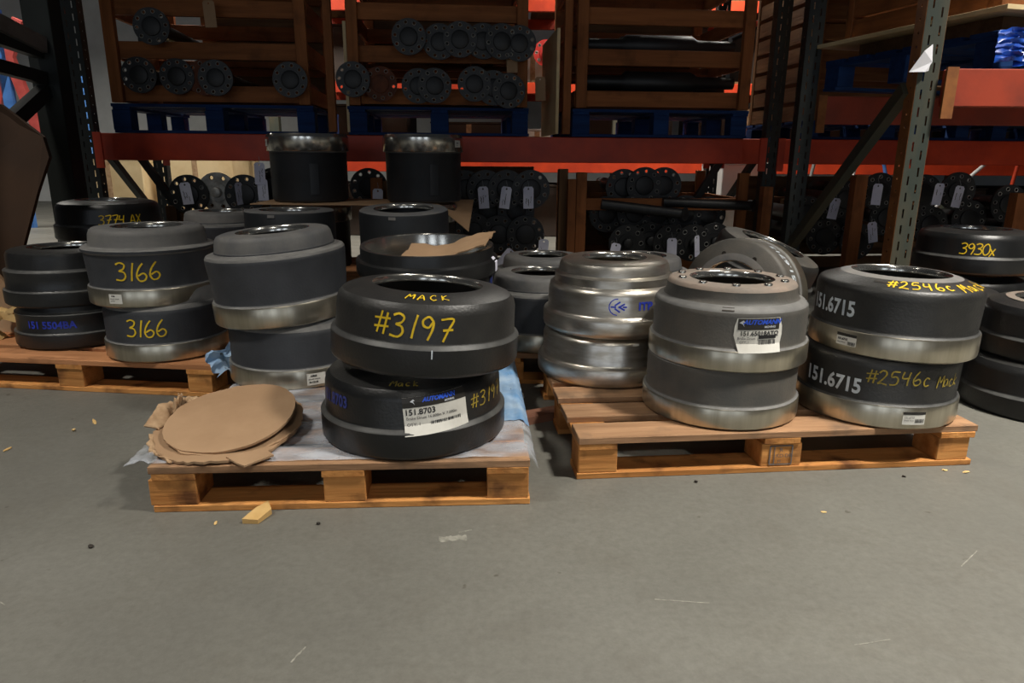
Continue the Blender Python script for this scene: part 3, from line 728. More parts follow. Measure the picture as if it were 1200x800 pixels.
me = mesh_of('flap', [(x, y, .004+.08*(y+.16)*0-.02*(-.16-y if y < -.16 else 0)) for x, y in V]+[(x, y, -.001) for x, y in V], [(0, 4, 3, 2, 1), (5, 6, 7, 8, 9), (0, 1, 6, 5), (1, 2, 7, 6), (2, 3, 8, 7), (3, 4, 9, 8), (4, 0, 5, 9)], 'card')
ob('torn_flap', me, o)
FB, FG = .098, (1.06-.098*7)/6
def film_fn(u, v):
    x = -.012+u*.90; y = .015+v*1.03
    ph = y % (FB+FG)
    z = .1175+.0022*nz_(u*14, v*16, 3)-(.006 if ph > FB+.008 and ph < FB+FG-.008 else 0)
    over = max(0, x-.868)+max(0, -x)
    z -= over*1.6
    return (x, y, z)
meta(ob('plastic_film', sheet('film', film_fn, 60, 110, .0004, 'film'), None, (-.821, 1.445, .0005), (0, 0, R(3.5))), 'clear bluish plastic film spread over the front pallet', 'plastic film')
def film4(u, v): return (.80+.085*u, .24+.78*v, .1195+.003*nz_(u*6, v*14, 7)-(.10*max(0, u-.8)**1.0 if u > .8 else 0))
meta(ob('plastic_film', sheet('film', film4, 10, 50, .0006, 'film_blue'), None, (-.821, 1.445, .001), (0, 0, R(3.5))), 'strip of bluish plastic along the right edge of the front pallet', 'plastic film')
def film2(u, v): return (u*.16-.08+.01*nz_(v*4, u*5), .05*nz_(u*4, v*3, 2)*.5, v*.075+.012*nz_(u*7, v*4, 5))
meta(ob('plastic_film', sheet('film', film2, 12, 8, .0006, 'film_blue'), None, (-.915, 2.20, .118), (R(-35), 0, R(75))), 'crumpled blue plastic at the back left corner of the front pallet', 'plastic film')
def film3(u, v): return (-u*.06, v*.2, -u*u*.03+.006*nz_(u*4, v*8, 9))
meta(ob('plastic_film', sheet('film', film3, 6, 14, .0005, 'film'), None, (-.815, 1.46, .118), (0, R(20), R(6))), 'loose plastic edge hanging off the front pallet left corner', 'plastic film')

# ------------------------------------------------------------------ racks
def upright(parent, x, y, ztop, wf, wd, mat, side_mat, slots=True, zdet=(0.2, 2.0)):
    """slotted rack post: front plate with real slots, two side flanges"""
    t = empty('upright_post', (x, y, 0), (0, 0, 0), parent)
    if slots:
        holes = []
        pitch_ = .066; z = zdet[0]; k = 0
        while z < zdet[1]:
            for c in (-wf*.22, wf*.22):
                zz = z+(pitch_/2 if c > 0 else 0)
                holes.append([(c-.0035, zz), (c+.0035, zz), (c+.0035, zz+.036), (c-.0035, zz+.036)])
            z += pitch_
        V, F = plate_with_holes([(-wf/2, 0), (wf/2, 0), (wf/2, ztop), (-wf/2, ztop)], holes, .003)
        V = [(v[0], v[2], v[1]) for v in V]
        ob('post_face', mesh_of('pf', V, [f[::-1] for f in F], mat), t)
        holes = [ring_pts(wd*.5, zdet[0]+.02+.05*i, .0055, 8) for i in range(int((zdet[1]-zdet[0])/.05))]
        V, F = plate_with_holes([(0, 0), (wd, 0), (wd, ztop), (0, ztop)], holes, .003)
        V = [(v[2], v[0], v[1]) for v in V]
        me = mesh_of('ps', V, F, side_mat)
        ob('post_side', me, t, (-wf/2, 0, 0)); ob('post_side', me, t, (wf/2, 0, 0))
    else:
        part_box('post_face', (0, 0, ztop/2), (wf, .004, ztop), mat, t)
        part_box('post_side', (-wf/2, wd/2, ztop/2), (.004, wd, ztop), side_mat, t)
        part_box('post_side', (wf/2, wd/2, ztop/2), (.004, wd, ztop), side_mat, t)
    part_box('base_plate', (0, wd/2, .004), (wf+.05, wd+.06, .008), side_mat, t)
    return t
def strut(parent, name, a, b, r, mat):
    a, b = Vector(a), Vector(b); dvec = b-a; L_ = dvec.length
    rot = dvec.to_track_quat('Z', 'Y').to_euler()
    return ob(name, box_mesh((r, r*1.3, round(L_, 3)), mat), parent, (a+b)/2, rot)
def beam(parent, x0, x1, y, z0, z1, mat, th=.045):
    L_ = x1-x0; t = part_box('beam', ((x0+x1)/2, y, (z0+z1)/2), (L_, th, z1-z0), mat, parent, bev=.004)
    for x in (x0+.01, x1-.01):
        part_box('beam_connector', ((x-(x0+x1)/2), -.012-th/2+.01, -.02), (.045, .012, (z1-z0)+.05), mat if mat != 'orange_worn' else 'rust', t)
    return t
# long back rack
YAW = R(5.0)
BR = empty('pallet_rack', (-2.46, 4.27, 0), (0, 0, YAW)); meta(BR, 'long orange-beamed rack carrying the three wooden crates', 'rack', 'pallet racks')
upright(BR, -.05, 0, 2.6, .09, .07, 'darkpost', 'darkpost', True, (.1, 2.0))
upright(BR, 4.13, 0, 2.6, .09, .07, 'darkpost', 'darkpost', True, (.1, 2.0))
upright(BR, -.05, 1.02, 2.6, .09, .07, 'darkpost', 'darkpost', True, (.1, 2.0))
upright(BR, 8.05, 0, 2.6, .09, .07, 'darkpost', 'darkpost', False); upright(BR, 8.05, 1.02, 2.6, .09, .07, 'darkpost', 'darkpost', False)
upright(BR, 4.13, 1.02, 2.6, .09, .07, 'darkpost', 'darkpost', True, (.1, 2.0))
beam(BR, 0, 4.08, .02, .757, .912, 'orange'); beam(BR, 0, 4.08, 1.02, .757, .912, 'orange')
beam(BR, 0, 4.08, .02, 2.2, 2.35, 'orange'); beam(BR, 0, 4.08, 1.02, 2.2, 2.35, 'orange')
beam(BR, 4.18, 8.0, .02, .757, .912, 'orange'); beam(BR, 4.18, 8.0, 1.02, .757, .912, 'orange')
for x in (-.05, 4.13):
    strut(BR, 'diagonal_brace', (x, .08, .9), (x, 1.0, .25), .035, 'darkpost')
strut(BR, 'diagonal_brace', (.10, .3, .80), (.42, .3, .28), .035, 'darkpost')
strut(BR, 'diagonal_brace', (3.93, .3, .80), (3.62, .3, .28), .035, 'darkpost')
for i in range(14): part_box('shelf_board', (.15+i*.29, .52, 2.36), (.27, 1.04, .02), 'dark_y', BR)  # unseen upper deck, added to block light above the crates
# rack at right with the worn upright
RR = empty('pallet_rack', (1.605, 2.90, 0), (0, 0, 0)); meta(RR, 'rack at right with worn green slotted upright and orange beam', 'rack', 'pallet racks')
upright(RR, 0.012, 0, 2.4, .082, .072, 'green', 'rust', True, (.1, 2.0))
upright(RR, -.01, 1.09, 2.4, .085, .07, 'darkpost', 'darkpost', True, (.1, 2.0))
beam(RR, .075, 2.6, -.01, .995, 1.135, 'orange_worn'); beam(RR, .055, 2.6, 1.10, .975, 1.12, 'orange_worn')
strut(RR, 'diagonal_brace', (-.03, .06, 1.07), (-.02, 1.06, .33), .042, 'green')
me = mesh_of('paper', [(-.044, -.004, .0), (.036, -.012, .036), (.034, -.002, .102), (-.004, -.020, .075), (.012, -.016, .0), (.03, -.006, .005), (.032, -.01, .036)], [(0, 4, 1), (0, 1, 3), (3, 1, 2), (0, 5, 4), (4, 5, 6)], 'sheet')
md = ob('paper_scrap', me, None, (1.575, 2.885, 1.122)); meta(md, 'folded white paper scrap stuck to the slotted upright', 'paper')
so = md.modifiers.new('thick', 'SOLIDIFY'); so.thickness = .0008
# rack at left, dark
LR = empty('pallet_rack', (-2.31, 2.55, 0)); meta(LR, 'dark rack frame at the left edge of the picture', 'rack', 'pallet racks')
upright(LR, 0, 1.10, 2.6, .13, .09, 'darkpost', 'darkpost', False)
upright(LR, 0, 0, 2.6, .09, .07, 'darkpost', 'darkpost', False)
upright(LR, -.10, 1.32, 2.6, .10, .07, 'darkpost', 'darkpost', False)
strut(LR, 'diagonal_brace', (0, 1.08, 1.09), (.0, .25, .62), .05, 'darkpost')
strut(LR, 'horizontal_brace', (0, 1.08, 1.15), (0, .05, 1.22), .045, 'darkpost')
strut(LR, 'horizontal_brace', (0, 1.08, 1.27), (0, .05, 1.35), .045, 'darkpost')
strut(LR, 'steel_arm', (.02, 1.08, 1.30), (.02, .3, 1.44), .055, 'grey_metal')

# ------------------------------------------------------------------ crates on the back rack
def make_crate(label, x, y, wid, dep, z0, rails, post=.065, top=2.1, mat='crate', rz=YAW, bearers=(), rail_h=.092, side=True, panel=None, group='wooden crates on the rack'):
    t = empty('wooden_crate', (x, y, z0), (0, 0, rz)); meta(t, label, 'crate', group)
    for px in (post/2, wid-post/2):
        for py in (0, dep):
            part_box('corner_post', (px, py, (top-z0)/2), (post, .04, top-z0), mat+'_z', t, bev=.002)
    for zc in rails:
        for py, nm in ((.036, 'front_rail'), (dep-.036, 'back_rail')):
            part_box(nm, (wid/2, py, zc-z0), (wid-.01, .03, rail_h), mat+'_x', t, (0, random.uniform(-.004, .004), 0), .002)
        if side:
            for px in (.012, wid-.012): part_box('side_rail', (px, dep/2, zc-z0), (.022, dep-.1, rail_h), mat+'_y', t)
    if panel: part_box('back_panel', (wid/2+panel[2], dep+.03, (panel[0]+panel[1])/2-z0), (wid-.02-2*abs(panel[2]), .015, panel[1]-panel[0]), 'dark_x', t)  # added dark sheet closing the back so the inside stays dark
    for zc in bearers:
        for py in (.25, dep-.25): part_box('bearer', (wid/2, py, zc-z0), (wid-.06, .07, .035), mat+'_x', t)
    return t
CR = ((-2.335, 4.283, 1.13), (-.975, 4.375, 1.06), (.375, 4.465, 1.08))
names = ('left crate of axles on a blue pallet', 'middle crate of axles on a blue pallet', 'right crate on a blue pallet, dark inside')
for i, (x, y, wd_) in enumerate(CR):
    make_crate(names[i], x, y, wd_, .95, 1.082, (1.138, 1.375, 1.605, 1.84), bearers=(1.125, 1.375), panel=((1.15, 2.1, .11), (1.30, 2.1, 0), (1.31, 2.1, 0))[i])
    make_pallet('blue_pallet', 'blue-painted pallet beneath the %s crate' % ('left', 'middle', 'right')[i], (x-.015, y+.0, .914), YAW, wd_+.03, .98, mat='blue', deck='blue_x', nb=6, H=.165, group='blue pallets on the beam')
# boards standing between the crates
for i, (x, y, h_, dep, nm, lab, mat) in enumerate(((-1.085, 4.36, .98, .05, 'timber_post', 'upright timber between the left and middle crates', 'crate_z'), (-1.02, 4.40, .62, .6, 'plywood_sheet', 'plywood panel on edge left of the middle crate', 'cream'),
                                 (.235, 4.46, .60, .7, 'plywood_sheet', 'plywood panel on edge right of the middle crate', 'cream'), (.325, 4.50, .98, .05, 'timber_post', 'upright timber beside the right crate', 'crate_z'))):
    o = part_box(nm, (x, y+dep/2, .93+h_/2), (.045 if nm == 'timber_post' else .018, dep, h_), mat, None, (0, 0, YAW)); meta(o, lab, 'timber' if nm == 'timber_post' else 'panel')

# ------------------------------------------------------------------ axles with round hubs
hubcache = {}
def hub_meshes(kind):
    if kind in hubcache: return hubcache[kind]
    rad, nh, hr, hrad = {'a': (.098, 10, .0085, .078), 'b': (.118, 10, .010, .092), 'c': (.118, 8, .012, .090)}[kind]
    V, F = plate_with_holes(ring_pts(0, 0, rad, 40), [ring_pts(hrad*math.cos(2*PI*k/nh), hrad*math.sin(2*PI*k/nh), hr, 10) for k in range(nh)], .014)
    fl = mesh_of('flange', [(v[0], v[2], v[1]) for v in V], [f[::-1] for f in F], None)
    if kind == 'c': prof = [(.0005, -.05), (.022, -.05), (.03, -.045), (.032, -.012), (.058, -.012), (.06, -.006)]
    else: prof = [(.0005, -.018), (.038*rad/.1, -.018), (.05*rad/.1, -.014), (.053*rad/.1, -.006)]
    V, F = lathe(prof, 28); cap = mesh_of('cap', [(v[0], v[2], v[1]) for v in V], F, None, 35)
    mb = MB()
    for k in range(nh): mb.add(*torus((hrad*math.cos(2*PI*k/nh), -.0075, hrad*math.sin(2*PI*k/nh)), hr+.0015, .0016, True, 10, 4))
    rims = mb.mesh('rims', 'rimmetal', 60)
    V, F = lathe([(.07, .006), (.066, .05), (.045, .09), (.042, .82)], 20); tb = mesh_of('tube', [(v[0], v[2], v[1]) for v in V], F, None, 40)
    hubcache[kind] = (fl, cap, rims, tb); return hubcache[kind]
def tinted(me, mat, cache={}):
    k = (me.name, mat)
    if k not in cache:
        m2 = me.copy(); m2.materials.clear(); m2.materials.append(M[mat]); cache[k] = m2
    return cache[k]
def axle(label, kind, loc, mat='hub', group='axles stacked in the racks', rz=0.0, rx=0.0, spin_=None):
    t = empty('axle_assembly', loc, (rx, 0, rz)); meta(t, label, 'axle', group)
    fl, cap, rims, tb = hub_meshes(kind); a = random.uniform(0, .6) if spin_ is None else spin_
    ob('hub_flange', tinted(fl, mat), t, rot=(0, a, 0)); ob('hub_cap', tinted(cap, mat), t)
    ob('bolt_hole_rims', rims, t, rot=(0, a, 0))['kind'] = 'stuff'; ob('axle_tube', tinted(tb, mat), t)
    return t
ORD = ('first', 'second', 'third', 'fourth', 'fifth', 'sixth', 'seventh', 'eighth')
rows = [
 ('a', 'hub', [(-2.03, 4.22, 1.484)], ['black bolted hub high up in the left crate, alone in its row']),
 ('a', 'hub', [(-2.14, 4.235, 1.229), (-1.94, 4.27, 1.226), (-1.71, 4.25, 1.218), (-1.29, 4.27, 1.212)], ['%s black hub from the left in the bottom row of the left crate']),
 ('a', 'hub_rust', [(-1.795, 4.29, 1.222)], ['worn hub partly covered by the third hub of the left crate']),
 ('a', 'hub', [(-.60, 4.28, 1.448), (-.43, 4.33, 1.430), (-.31, 4.31, 1.440), (-.18, 4.34, 1.436), (-.07, 4.32, 1.432), (.03, 4.33, 1.424)], ['%s black hub from the left in the upper row of the middle crate']),
 ('a', 'hub', [(-.93, 4.28, 1.218)], ['black hub at the left post of the middle crate']),
 ('a', 'hub_rust', [(-.78, 4.32, 1.197)], ['rusty red hub in the bottom row of the middle crate']),
 ('a', 'hub', [(-.56, 4.34, 1.19), (-.46, 4.30, 1.188), (-.23, 4.32, 1.201), (-.12, 4.35, 1.183), (-.03, 4.33, 1.165)], ['%s black hub right of the rusty one in the middle crate bottom row']),
 ('b', 'hub', [(-1.97, 4.32, .557), (-1.63, 4.32, .56), (-1.47, 4.40, .60)], ['%s large black hub under the beam at left, beside a white tag']),
 ('c', 'rimmetal', [(-1.81, 4.36, .571)], ['greasy steel hub with a threaded nut between two black hubs at left']),
 ('b', 'hub', [(-.91, 4.5, .60)], ['black hub seen between the two tall upturned drums']),
 ('b', 'hub', [(-.30, 4.47, .592), (-.17, 4.43, .595), (-.04, 4.42, .596), (.11, 4.42, .597)], ['%s black hub from the left in the tagged row right of the tall drums']),
 ('b', 'hub', [(-.25, 4.42, .333), (-.09, 4.43, .318), (.08, 4.41, .321)], ['%s black hub from the left in the row under the tagged row']),
 ('b', 'hub', [(.73, 4.72, .602), (.86, 4.68, .615), (.99, 4.70, .615)], ['%s dark hub above the rail of the low crate']),
 ('c', 'hub', [(.73, 4.47, .264), (.88, 4.50, .276), (1.01, 4.47, .266), (1.15, 4.47, .267), (1.30, 4.52, .273)], ['%s dark hub from the left inside the low crate']),
 ('b', 'hub', [(2.16, 4.62, .538), (2.36, 4.60, .592)], ['%s black hub left of the slotted upright, upper row']),
 ('b', 'hub', [(2.05, 4.62, .295), (2.26, 4.60, .269)], ['%s black hub left of the slotted upright, lower row']),
 ('b', 'hub', [(2.60, 4.52, .584), (2.82, 4.53, .600), (3.15, 4.52, .525)], ['%s black hub right of the slotted upright']),
 ('b', 'hub', [(.62, 4.66, .43), (.80, 4.64, .44), (.96, 4.66, .43), (1.13, 4.64, .44), (1.29, 4.67, .43)], ['%s dark hub from the left in the middle row of the low crate']),
 ('b', 'hub', [(1.93, 4.66, .44), (2.14, 4.70, .40), (2.46, 4.66, .42)], ['%s dark hub from the left between the two rows beside the slotted upright']),
 ('b', 'hub', [(2.72, 4.60, .38), (2.98, 4.62, .42), (3.30, 4.60, .36)], ['%s dark hub low down right of the slotted upright']),
 ('b', 'hub', [(-.36, 4.50, .46), (-.16, 4.52, .455), (.02, 4.50, .46)], ['%s dark hub half hidden between the tagged row and the row below']),
]
for kind, mat, locs, labs in rows:
    for i, L3 in enumerate(locs):
        lab = labs[0] % ORD[i] if '%s' in labs[0] else labs[0]
        axle(lab, kind, L3, mat, rz=YAW+random.uniform(-.04, .04))
axle('bright red hub on the lit rack behind the crates', 'c', (.30, 7.0, 1.728), 'hub_red', group='parts on the far rack')
# axle shafts lying across the right crate
for i, (z, y, lab) in enumerate(((1.47, 4.75, 'long black shaft lying high in the right crate'), (1.25, 4.7, 'long black shaft lying low in the right crate'), (1.49, 4.95, 'dark shaft at the back of the right crate'), (1.24, 4.95, 'low dark shaft at the back of the right crate'))):
    mb = MB(); mb.tube([(0, 0, 0), (.25, 0, 0), (.28, 0, 0), (.7, 0, 0), (.74, 0, 0), (.98, 0, .0)], [.04, .04, .065, .065, .04, .035], 14)
    meta(ob('axle_shaft', mb.mesh('shaft', 'hub', 40), None, (.42, y-.06, z), (0, 0, YAW)), lab, 'shaft', 'shafts in the right crate')
for i, (x0, y0, z0, x1, y1, z1, r_, lab) in enumerate(((.55, 4.42, .51, 1.06, 4.40, .455, .032, 'black shaft lying along the low crate rail, its end toward the aisle'),
                                              (.95, 4.5, .52, 1.52, 4.52, .50, .03, 'second black shaft on the low crate rail'), (-1.62, 4.5, .62, -1.42, 4.35, .70, .028, 'steel rod slanting up beside the left hubs'))):
    mb = MB(); mb.tube([(x0, y0, z0), (x1, y1, z1), (x1+(x1-x0)*.02, y1-.01, z1)], [r_, r_, r_*1.35], 14)
    meta(ob('axle_shaft', mb.mesh('shaft', 'hub', 40)), lab, 'shaft', 'shafts under the beam')
# low crates and dunnage under the beam
make_crate('low open crate of axles under the middle of the beam', .40, 4.52, 1.12, .8, 0, (.50, .115), top=.70, mat='crate', bearers=(.055,), rail_h=.075, panel=(.1, .62, 0), group='low crates under the beam')
o = part_box('timber_post', (.365, 4.45, .33), (.05, .05, .66), 'crate_z', None, (0, 0, YAW)); meta(o, 'pale timber post left of the low crate', 'timber')
o = part_box('timber_post', (.315, 4.52, .36), (.055, .06, .72), 'dark_z', None, (0, 0, YAW)); meta(o, 'dark timber post left of the low crate', 'timber')
o = part_box('timber_post', (1.60, 4.50, .31), (.06, .06, .62), 'crate_z', None, (0, 0, YAW)); meta(o, 'short timber post right of the low crate', 'timber')
make_crate('low crate of axles below the tagged hubs', -.42, 4.52, .66, .8, 0, (.11,), top=.18, mat='dark', bearers=(.25, .52, .055), rail_h=.075, side=False, panel=(.05, .72, 0), group='low crates under the beam')
make_crate('low crate of axles at left under the beam', -2.18, 4.45, .78, .8, 0, (.11, .40), top=.48, mat='dark', bearers=(.495,), rail_h=.075, side=False, panel=(.05, .48, 0), group='low crates under the beam')
make_crate('low crate of axles behind the slotted upright', 1.88, 4.72, 1.5, .8, 0, (.11,), top=.2, mat='dark', bearers=(.20, .50), rail_h=.075, side=False, panel=(.05, .66, 0), group='low crates under the beam')
for i, (x, y, z, dx, lab) in enumerate(((-.845, 4.42, .56, .07, 'reddish timber seen between the tall drums'), (-.79, 4.46, .54, .05, 'pale timber seen between the tall drums'), (2.08, 4.30, .60, .075, 'upright timber near the diagonal brace'), (2.78, 3.9, .52, .08, 'timber post above the 3930x drum'))):
    o = part_box('timber_post', (x, y, (z+.1)/2), (dx, .06, z+.1), 'crate_z' if i != 1 else 'dark_z', None, (0, 0, YAW)); meta(o, lab, 'timber')

# ------------------------------------------------------------------ hang tags
def tag_mesh():
    outer = [(-.031, -.066), (.031, -.066), (.031, .052), (.021, .064), (-.021, .064), (-.031, .052)]
    V, F = plate_with_holes(outer, [ring_pts(0, .050, .0055, 10)], .0008)
    return [(v[0], v[2], v[1]) for v in V], [f[::-1] for f in F]
TV, TF = tag_mesh()
def hang_tag(label, loc, tilt, seed, yaw=0.0):
    rnd = random.Random(seed); t = empty('hang_tag', loc, (0, 0, YAW+yaw)); meta(t, label, 'tag', 'white tags on the axles')
    a = R(tilt); bend = rnd.uniform(-.6, .9)
    def tf(v): 
        x, y, z = v[0], v[1]-bend*(v[2]-.06)**2, v[2]
        zz = z-.06; return (x*math.cos(a)+zz*math.sin(a), y, -x*math.sin(a)+zz*math.cos(a)+.06)
    ob('card', mesh_of('card', [tf(v) for v in TV], TF, 'tag'), t)
    mb = MB()
    for q in range(rnd.randint(3, 6)):
        x = rnd.choice((-.014, .0, .014)); z0 = rnd.uniform(-.02, .03); ln = rnd.uniform(.012, .045)
        V = []; n = 6
        for i in range(n):
            zz = z0-ln*i/(n-1); xx = x+rnd.uniform(-.0035, .0035)
            V += [tf((xx-.0014, -.0016, zz)), tf((xx+.0014, -.0016, zz))]
        mb.add(V, [(2*i, 2*i+1, 2*i+3, 2*i+2) for i in range(n-1)])
    ob('handwriting', mb.mesh('hw', 'ink_soft'), t)
    mb = MB(); mb.tube([tf((0, -.002, .050)), (.002, .004, .075), (-.003, .012, .10)], .0011, 5)
    ob('string', mb.mesh('string', 'string'), t)
tags = [((-1.975, 4.285, .566), -6, 'white tag on the large hub nearest the left diagonal brace'), ((-1.65, 4.28, .567), -4, 'narrow white tag left of the upturned tall drums, turned edge on'),
 ((-1.515, 4.31, .59), 0, 'lower of two white tags beside the left tall drum'), ((-1.52, 4.30, .685), 2, 'upper of two white tags beside the left tall drum'), ((-.822, 4.33, .535), 2, 'white tag seen between the two tall upturned drums'),
 ((-.182, 4.28, .554), -4, 'first of three white tags in a row right of the tall drums'), ((-.037, 4.27, .555), 8, 'middle of three white tags in a row right of the tall drums'), ((.092, 4.27, .556), -1, 'last of three white tags in a row right of the tall drums'),
 ((.191, 4.28, .242), 3, 'white tag hanging low beside the dark timber post'), ((-.004, 4.28, .175), 40, 'white tag lying askew over the grey drums in the gap'),
 ((.375, 4.33, .12), 5, 'small white tag just above the top silver drum'), ((.647+.0, 4.35, .212), 12, 'tilted white tag, leftmost in the low crate'), ((.991, 4.35, .246), 0, 'plain white tag in the middle of the low crate'), ((1.146, 4.36, .262), -4, 'narrow white tag, rightmost in the low crate'),
 ((2.025, 4.45, .491), 8, 'white tag right of the thick diagonal brace'), ((2.277, 4.45, .581), 4, 'white tag high beside the slotted upright'), ((2.269, 4.45, .345), -10, 'white tag low beside the slotted upright'), ((2.607, 4.36, .589), 2, 'first white tag right of the slotted upright'), ((2.733, 4.36, .574), 9, 'second white tag right of the slotted upright')]
for i, (L3, tl, lab) in enumerate(tags):
    hang_tag(lab, L3, tl, i+11, 1.1 if 'edge on' in lab else (.75 if 'narrow' in lab else random.uniform(-.1, .1)))
# cardboard tags on the crates
for i, (x, y, z, hh, lab) in enumerate(((-1.71, 4.265, 1.555, .14, 'brown card tag stapled to the left crate'), (-.012, 4.395, 1.335, .13, 'worn brown card tag on the middle crate'), (.165, 4.60, 1.20, .14, 'grey card tag hanging beside the plywood panel'))):
    V, F = plate_with_holes([(-.032, -hh/2), (.032, -hh/2), (.032, hh/2-.01), (.022, hh/2), (-.022, hh/2), (-.032, hh/2-.01)], [ring_pts(0, hh/2-.015, .005, 8)], .001)
    meta(ob('card_tag', mesh_of('ct', [(v[0], v[2], v[1]) for v in V], [f[::-1] for f in F], 'card'), None, (x, y-.015, z), (0, R(-2), YAW)), lab, 'tag')

# ------------------------------------------------------------------ load on the right rack
QR = R(15)
def turned(x, y): return (1.90+x*math.cos(QR)-y*math.sin(QR), 2.93+x*math.sin(QR)+y*math.cos(QR))
make_pallet('blue_pallet', 'blue-painted pallet on the beam of the right rack', (*turned(0, .02), 1.137), QR, 1.1, 1.0, mat='blue', deck='blue_x', nb=6, H=.15)
o = part_box('support_block', (*turned(.5, .5), 1.322), (.8, .8, .068), 'dark_x', None, (0, 0, QR)); meta(o, 'dark block between blue pallet and plywood sheet', 'timber')
o = part_box('plywood_sheet', (*turned(.56, .54), 1.366), (1.14, 1.10, .018), 'cream', None, (0, 0, QR), .001); meta(o, 'plywood sheet lying above the blue pallet at right', 'panel')
make_crate('wooden crate standing on the plywood at right', *turned(.06, .10), .95, .85, 1.376, (1.425, 1.53, 1.635, 1.74, 1.845), top=2.1, rz=QR, panel=(1.38, 2.1, 0), group='crates on the right rack')
make_crate('dark crate in the bay behind the right rack', 1.86, 4.68, 1.15, .85, 1.03, (1.08, 1.2, 1.32, 1.44, 1.56, 1.68, 1.8), top=2.15, mat='dark', panel=(1.035, 2.15, 0), group='crates behind the right rack')
make_pallet('blue_pallet', 'blue-painted pallet under the dark crate behind the right rack', (1.86, 4.68, .914), YAW, 1.15, .9, mat='blue', deck='blue_x', nb=6, H=.116)
make_crate('dark crate at the right edge behind the orange beam', 3.15, 4.79, 1.15, .85, 1.03, (1.08, 1.2, 1.32, 1.44, 1.56, 1.68, 1.8), top=2.15, mat='dark', panel=(1.035, 2.15, 0), group='crates behind the right rack')
make_pallet('blue_pallet', 'blue-painted pallet under the dark crate at the right edge', (3.15, 4.79, .914), YAW, 1.15, .9, mat='blue', deck='blue_x', nb=6, H=.116)
def wrapf(u, v):
    a = -PI*.75+u*PI*1.1; r_ = .10+.022*nz_(u*9, v*7, 2)
    return (r_*1.5*math.cos(a), r_*math.sin(a), -.055+v*.115+.012*nz_(u*8, v*9, 5))
meta(ob('plastic_wrap', sheet('wrap', wrapf, 28, 12, .001, 'bluewrap'), None, (1.99, 2.99, 1.222)), 'crumpled blue plastic wrap on the right blue pallet', 'plastic wrap')

# ------------------------------------------------------------------ brown board leaning at the left
def leaning(outline, y0, lean, thick):
    V = []; n = len(outline)
    for x, z in outline: V.append((x, y0-lean*(1-z)+.05*math.sin(x*7), z))
    V2 = [(v[0], v[1]+thick, v[2]) for v in V]
    F = [tuple(range(n)), tuple(range(2*n-1, n-1, -1))]+[(i, i+n, (i+1) % n+n, (i+1) % n) for i in range(n)]
    return V+V2, F
V, F = leaning([(-2.7, .05), (-2.15, .05), (-2.11, .26), (-2.03, .46), (-1.965, .64), (-1.91, .78), (-1.925, .86), (-2.08, .985), (-2.3, 1.03), (-2.7, 1.02)], 3.02, .10, .02)
meta(ob('cardboard_board', mesh_of('cb', V, [f[::-1] for f in F], 'card_dark')), 'large dark brown board leaning against the left rack', 'cardboard')
V, F = leaning([(-2.35, .10), (-1.92, .10), (-1.905, .22), (-1.935, .27), (-2.06, .47), (-2.35, .55)], 2.74, .06, .012)
meta(ob('cardboard_board', mesh_of('cb', V, [f[::-1] for f in F], 'card')), 'small orange-brown board standing behind the far left pallet', 'cardboard')
for i, (x, y, z, l, lab) in enumerate(((-1.93, 2.62, .19, .1, 'splintered wood scrap on the far left pallet'), (-1.98, 2.55, .15, .12, 'flat broken wood scrap at the far left edge'))):
    mb = MB(); mb.box((0, 0, 0), (l, .05, .03), Matrix.Rotation(R(20+25*i), 3, 'Y')); mb.box((.02, -.01, .03), (l*.6, .03, .02), Matrix.Rotation(R(-30), 3, 'Y'))
    meta(ob('wood_scrap', mb.mesh('scrap', 'chip'), None, (x, y, z), (0, 0, R(15))), lab, 'wood scrap')

# ------------------------------------------------------------------ lit aisle beyond
FR = empty('pallet_rack', (-2.3, 7.0, 0)); meta(FR, 'brightly lit orange rack in the aisle behind', 'rack', 'pallet racks')
for x in (0, 3.3, 6.6, 10): upright(FR, x, .0, 3.2, .09, .07, 'green', 'green', False)
for z in (.64, 1.365, 2.08): beam(FR, .05, 9.95, .0, z, z+.10, 'orange'); beam(FR, .05, 9.95, .95, z, z+.10, 'orange')
for z in (.64, 1.365, 2.08):
    for i in range(33): part_box('shelf_board', (.2+i*.3, .48, z+.11), (.26, 1.0, .018), 'dark_y', FR)
def big_box(label, x, y, z, dx, dy, dz, mat, rz=0):
    t = empty('storage_box', (x, y, z), (0, 0, rz)); meta(t, label, 'box', 'boxes in the aisle behind')
    part_box('box_body', (0, 0, dz/2), (dx, dy, dz-.004), mat, t, bev=.006)
    part_box('box_lid', (0, 0, dz+.008), (dx+.012, dy+.012, .016), mat, t, bev=.003)
    part_box('box_tape', (0, -dy/2-.0015, dz*.5), (.05, .002, dz*.96), 'card_edge', t)
